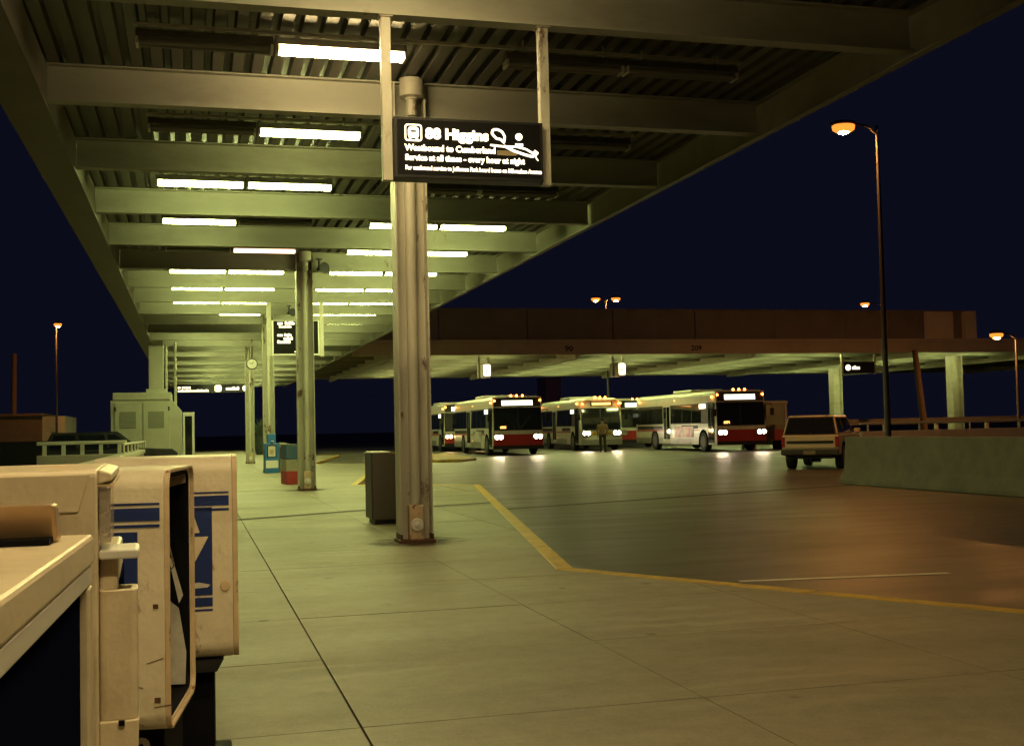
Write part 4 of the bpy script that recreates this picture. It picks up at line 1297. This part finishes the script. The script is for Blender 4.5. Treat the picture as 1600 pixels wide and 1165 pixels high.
        MB().lathe([(0.05, 0), (0.04, 0.03)], 8, (X, 5.9, 0.72), 'x').build('marker_light', M_AMBERLOW, t)
        MB().box(X - s * 0.02, X + s * 0.03, 11.2, 11.3, 2.62, 2.70).build('marker_light', M_AMBER, t)
        MB().box(X - s * 0.02, X + s * 0.03, 0.5, 0.6, 2.62, 2.70).build('marker_light', M_AMBER, t)
        MB().box(X - s * 0.02, X + s * 0.02, 5.6, 5.68, 2.58, 2.64).build('marker_light', M_AMBERLOW, t)
        if s < 0:
            dr = MB().box(X - 0.03, X + 0.01, 0.30, 1.02, 0.42, 2.40).build('front_door', M_BLACK, t)
            for y0 in (0.34, 0.69):
                MB().box(X - 0.036, X - 0.03, y0, y0 + 0.28, 0.55, 2.3).build('door_pane', M_BUSGLASS, dr)
            dr = MB().box(X - 0.03, X + 0.01, 6.25, 7.35, 0.42, 2.40).build('rear_door', M_BUSWHITE, t)
            for y0 in (6.33, 6.83):
                MB().box(X - 0.036, X - 0.03, y0, y0 + 0.43, 0.6, 2.3).build('door_pane', M_BUSGLASS, dr)
            MB().box(X - 0.02, X, 1.35, 2.15, 2.12, 2.34).build('side_destination', M_DEST, t)
            if ad:
                MB().box(X - 0.02, X - 0.004, 3.0, 5.6, 0.70, 1.24).build('advertisement', ad, t)
    MB().box(-0.9, 0.9, 4.2, 6.8, zt, zt + 0.16).build('roof_hatch', M_BUSWHITE, t, 0.05)
    for s in (-1, 1):
        MB().box(s * 1.0 - 0.12, s * 1.0 + 0.12, 12.0, 12.03, 0.9, 1.3).build('tail_light', M_REDDULL, t)
    return t


def ad_mat(name, cols, scale):
    m, nt, b = _nt(name)
    N, L = nt.nodes, nt.links
    tc = N.new('ShaderNodeTexCoord')
    n = N.new('ShaderNodeTexNoise')
    n.inputs['Scale'].default_value = scale
    n.inputs['Detail'].default_value = 1
    L.new(tc.outputs['Object'], n.inputs['Vector'])
    cr = N.new('ShaderNodeValToRGB')
    e = cr.color_ramp.elements
    e[0].color = (*cols[0], 1)
    e[1].color = (*cols[-1], 1)
    e[0].position, e[1].position = 0.35, 0.65
    if len(cols) == 3:
        k = e.new(0.5)
        k.color = (*cols[1], 1)
    L.new(n.outputs['Fac'], cr.inputs['Fac'])
    L.new(cr.outputs['Color'], b.inputs['Base Color'])
    b.inputs['Roughness'].default_value = 0.4
    return m


AD1 = ad_mat('blue_white_poster', [(0.05, 0.07, 0.16), (0.5, 0.5, 0.46), (0.6, 0.58, 0.5)], 1.3)
AD2 = ad_mat('red_orange_poster', [(0.28, 0.06, 0.03), (0.5, 0.24, 0.10), (0.45, 0.06, 0.05)], 1.5)
bus('white bus with red front and brightest headlights, leftmost bus facing the camera', (15.82, 57.4, RZ), R(-2.9), 'bright', False, AD1, True, '6381')
bus('older round-nosed bus with yellow band behind the standing person', (22.30, 63.2, RZ), R(-5.5), 'bright', True, None, False)
bus('white bus with red front and orange poster on its side, rightmost bus', (25.70, 52.5, RZ), R(-2.2), 'bright', False, AD2, True, '6071')
bus('bus half hidden by the nearest column, behind the leftmost bus', (16.4, 72.0, RZ), R(-2.5), 'soft', False, None, True)
bus('dark bus glimpsed between the round-nosed bus and the rightmost bus', (26.6, 68.5, RZ), R(-3.0), 'off', False, None, True)

# ------------------------------------------------------------------ cars


def suv(label, loc, rz, paint):
    """rear at y=0, heading +y"""
    t = thing('parked_car', label, 'car', loc, rz)
    w, L = 0.80, 4.15
    prof = [(0.05, 0.40), (0.02, 0.60), (0.03, 0.98), (0.30, 1.52), (0.42, 1.575), (2.35, 1.585), (2.95, 1.06), (3.95, 0.98), (4.12, 0.86), (4.15, 0.45)]
    # lower body full width, cabin narrowing upward
    lower = [(0.05, 0.40), (0.0, 0.62), (0.03, 0.985), (2.95, 1.00), (3.95, 0.96), (4.12, 0.84), (4.15, 0.45)]
    MB().prism(lower, 'x', -w, w).build('body', paint, t, 0.045, seg=3)
    vs = []
    for s in (-1, 1):
        vs += [(s * (w - 0.02), 0.04, 0.985), (s * (w - 0.15), 0.28, 1.54), (s * (w - 0.15), 2.30, 1.55), (s * (w - 0.02), 2.95, 1.0)]
    cab = MB().add(vs, [(0, 1, 2, 3), (7, 6, 5, 4), (0, 4, 5, 1), (1, 5, 6, 2), (2, 6, 7, 3), (3, 7, 4, 0)]).build('cabin', paint, t, 0.05, seg=3)

    def onback(x0, x1, f0, f1, name, m, parent, d=0.012):
        """panel on the raked tailgate; f is the fraction up the slope"""
        q = []
        for e in (-d, 0.004):
            for (x, f) in ((x0, f0), (x1, f0), (x1, f1), (x0, f1)):
                k = 1 - 0.16 * f
                q.append((x * k, 0.04 + 0.24 * f + e, 0.985 + 0.555 * f))
        return MB().add(q, [(0, 1, 2, 3), (7, 6, 5, 4), (0, 4, 5, 1), (1, 5, 6, 2), (2, 6, 7, 3), (3, 7, 4, 0)]).build(name, m, parent)
    rw = onback(-w + 0.10, w - 0.10, 0.07, 0.86, 'rear_window', M_CARGLASS, t)
    onback(-w + 0.06, w - 0.06, 0.02, 0.92, 'rear_window_seal', M_BLACK, t, 0.006)
    MB().box(-0.02, 0.02, -0.02, 0.03, 1.0, 1.05).build('window_latch', M_BLACK, rw)
    for x in (-0.45, 0.45):
        MB().box(x - 0.04, x + 0.04, 0.25, 0.33, 1.545, 1.575).build('hinge', M_BLACK, t)
    tg = MB().box(-w + 0.10, w - 0.10, -0.018, 0.02, 0.60, 0.96).build('tailgate', paint, t, 0.012)
    MB().box(-w + 0.14, w - 0.14, -0.026, -0.017, 0.735, 0.815).build('trim_strip', M_BLACK, tg, 0.004)
    for s in (-1, 1):
        MB().box(s * (w - 0.09), s * (w + 0.004), -0.016, 0.05, 0.64, 0.93).build('tail_light', M_REDDULL, t, 0.008)
        # side windows
        for (a, b, c_, d_) in ((0.20, 1.02, 0.36, 0.98), (1.12, 1.95, 1.10, 1.86), (2.03, 2.70, 1.94, 2.20)):
            def sx(z):
                return s * (w - 0.02 - 0.13 * (z - 0.985) / 0.555)
            q = []
            for e in (0.012, -0.004):
                for (y, z) in ((a, 1.04), (b, 1.04), (d_, 1.46), (c_, 1.46)):
                    q.append((sx(z) + s * e, y, z))
            MB().add(q, [(0, 1, 2, 3), (7, 6, 5, 4), (0, 4, 5, 1), (1, 5, 6, 2), (2, 6, 7, 3), (3, 7, 4, 0)]).build('side_window', M_CARGLASS, t)
        MB().box(s * (w + 0.02), s * (w + 0.20), 2.62, 2.72, 1.0, 1.14).build('side_mirror', paint, t, 0.02)
        MB().box(s * (w + 0.002), s * (w + 0.012), 1.0, 3.0, 0.70, 0.76).build('side_moulding', M_BLACK, t)
        for y in (0.85, 3.35):
            wheel(t, s * (w + 0.012), y, 0.34, 0.22, s)
            pts = [(y + 0.43 * math.cos(R(a)), 0.36 + 0.43 * math.sin(R(a))) for a in range(0, 181, 20)]
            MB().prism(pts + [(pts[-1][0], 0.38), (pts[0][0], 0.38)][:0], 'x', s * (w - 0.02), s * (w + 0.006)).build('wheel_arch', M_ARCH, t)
    MB().box(-w - 0.01, w + 0.01, -0.14, 0.0, 0.42, 0.575).build('rear_bumper', M_DARKMETAL, t, 0.025)
    MB().box(-0.17, 0.17, -0.150, -0.141, 0.43, 0.54).build('licence_plate', mat('plate_tan', (0.20, 0.19, 0.13), 0.6, 0.3, 20), t)
    MB().box(-w + 0.25, w - 0.25, 0.2, 3.9, 0.30, 0.42).lathe([(0.16, -0.12), (0.16, 0.12)], 12, (0.0, 0.9, 0.34), 'x').build('underbody', M_BLACK, t)
    return t


suv('beige two-door off-road car seen from behind beside the concrete barrier', (17.0, 30.4, RZ), R(-40), M_SUV)
bl = suv('black car behind the pale railing at left, only its roof showing', (-4.6, 40.6, RZ), R(-88), M_BLACK)

# ------------------------------------------------------------------ person in front of the round-nosed bus


def skin_mesh(name, verts, edges, radii, m, parent, root=0, sub=2):
    me = bpy.data.meshes.new(name)
    me.from_pydata(verts, edges, [])
    o = bpy.data.objects.new(name, me)
    COL.objects.link(o)
    o.parent = parent
    md = o.modifiers.new('skin', 'SKIN')
    md.use_smooth_shade = True
    for i, r in enumerate(radii):
        sv = me.skin_vertices[0].data[i]
        sv.radius = r if isinstance(r, tuple) else (r, r)
        sv.use_root = (i == root)
    o.modifiers.new('sub', 'SUBSURF').levels = sub
    o.modifiers['sub'].render_levels = sub
    me.materials.append(m)
    return o


pe = thing('person', 'person in a tan coat and dark trousers standing before the round-nosed bus', 'person', (20.87, 59.0, RZ), R(-20))
P = [(0, 0, 0.95), (0, 0, 1.15), (0, 0.01, 1.38), (0, 0.0, 1.50), (0, -0.01, 1.58), (0, -0.02, 1.70),
     (-0.10, 0, 0.88), (-0.11, -0.02, 0.48), (-0.12, 0.02, 0.08), (-0.13, -0.12, 0.04),
     (0.10, 0, 0.88), (0.12, -0.02, 0.48), (0.14, 0.03, 0.08), (0.15, -0.10, 0.04),
     (-0.20, 0.0, 1.40), (-0.27, 0.02, 1.12), (-0.25, -0.08, 0.88), (-0.25, -0.10, 0.79),
     (0.20, 0.0, 1.40), (0.27, 0.02, 1.12), (0.24, -0.10, 0.88), (0.24, -0.12, 0.79)]
Eg = [(0, 1), (1, 2), (2, 3), (3, 4), (4, 5), (0, 6), (6, 7), (7, 8), (8, 9), (0, 10), (10, 11), (11, 12), (12, 13), (2, 14), (14, 15), (15, 16), (16, 17), (2, 18), (18, 19), (19, 20), (20, 21)]
rad = [(0.15, 0.10), (0.14, 0.10), (0.15, 0.10), 0.055, 0.075, 0.085, 0.085, 0.06, 0.045, 0.035, 0.085, 0.06, 0.045, 0.035, 0.06, 0.047, 0.036, 0.03, 0.06, 0.047, 0.036, 0.03]
skin_mesh('body', P, Eg, rad, M_SKIN, pe)
skin_mesh('trousers', [P[0]] + P[6:9] + P[10:13], [(0, 1), (1, 2), (2, 3), (0, 4), (4, 5), (5, 6)], [(0.165, 0.12), 0.10, 0.08, 0.07, 0.10, 0.08, 0.07], M_TROUSER, pe)
skin_mesh('coat', [(0, 0, 0.80), (0, 0, 1.0), (0, 0.0, 1.2), (0, 0.01, 1.40), (0, 0.01, 1.47), P[14], P[15], P[16], P[18], P[19], P[20]],
          [(0, 1), (1, 2), (2, 3), (3, 4), (3, 5), (5, 6), (6, 7), (3, 8), (8, 9), (9, 10)],
          [(0.20, 0.15), (0.19, 0.14), (0.18, 0.13), (0.18, 0.13), 0.08, 0.085, 0.07, 0.055, 0.085, 0.07, 0.055], M_COAT, pe, 2)
MB().lathe([(0.02, 1.80), (0.07, 1.785), (0.10, 1.74), (0.105, 1.68), (0.09, 1.62)], 14, (0, 0.012, 0)).build('hair', M_HAIR, pe, smooth=True)
for s in (-1, 1):
    MB().lathe([(0.006, -0.006), (0.012, 0.0), (0.006, 0.006)], 8, (s * 0.03, -0.10, 1.68), 'y').build('eye', M_BLACK, pe)
    MB().box(s * 0.13 - 0.05, s * 0.13 + 0.05, -0.19, 0.08, 0.0, 0.09).build('shoe', M_BLACK, pe, 0.03)
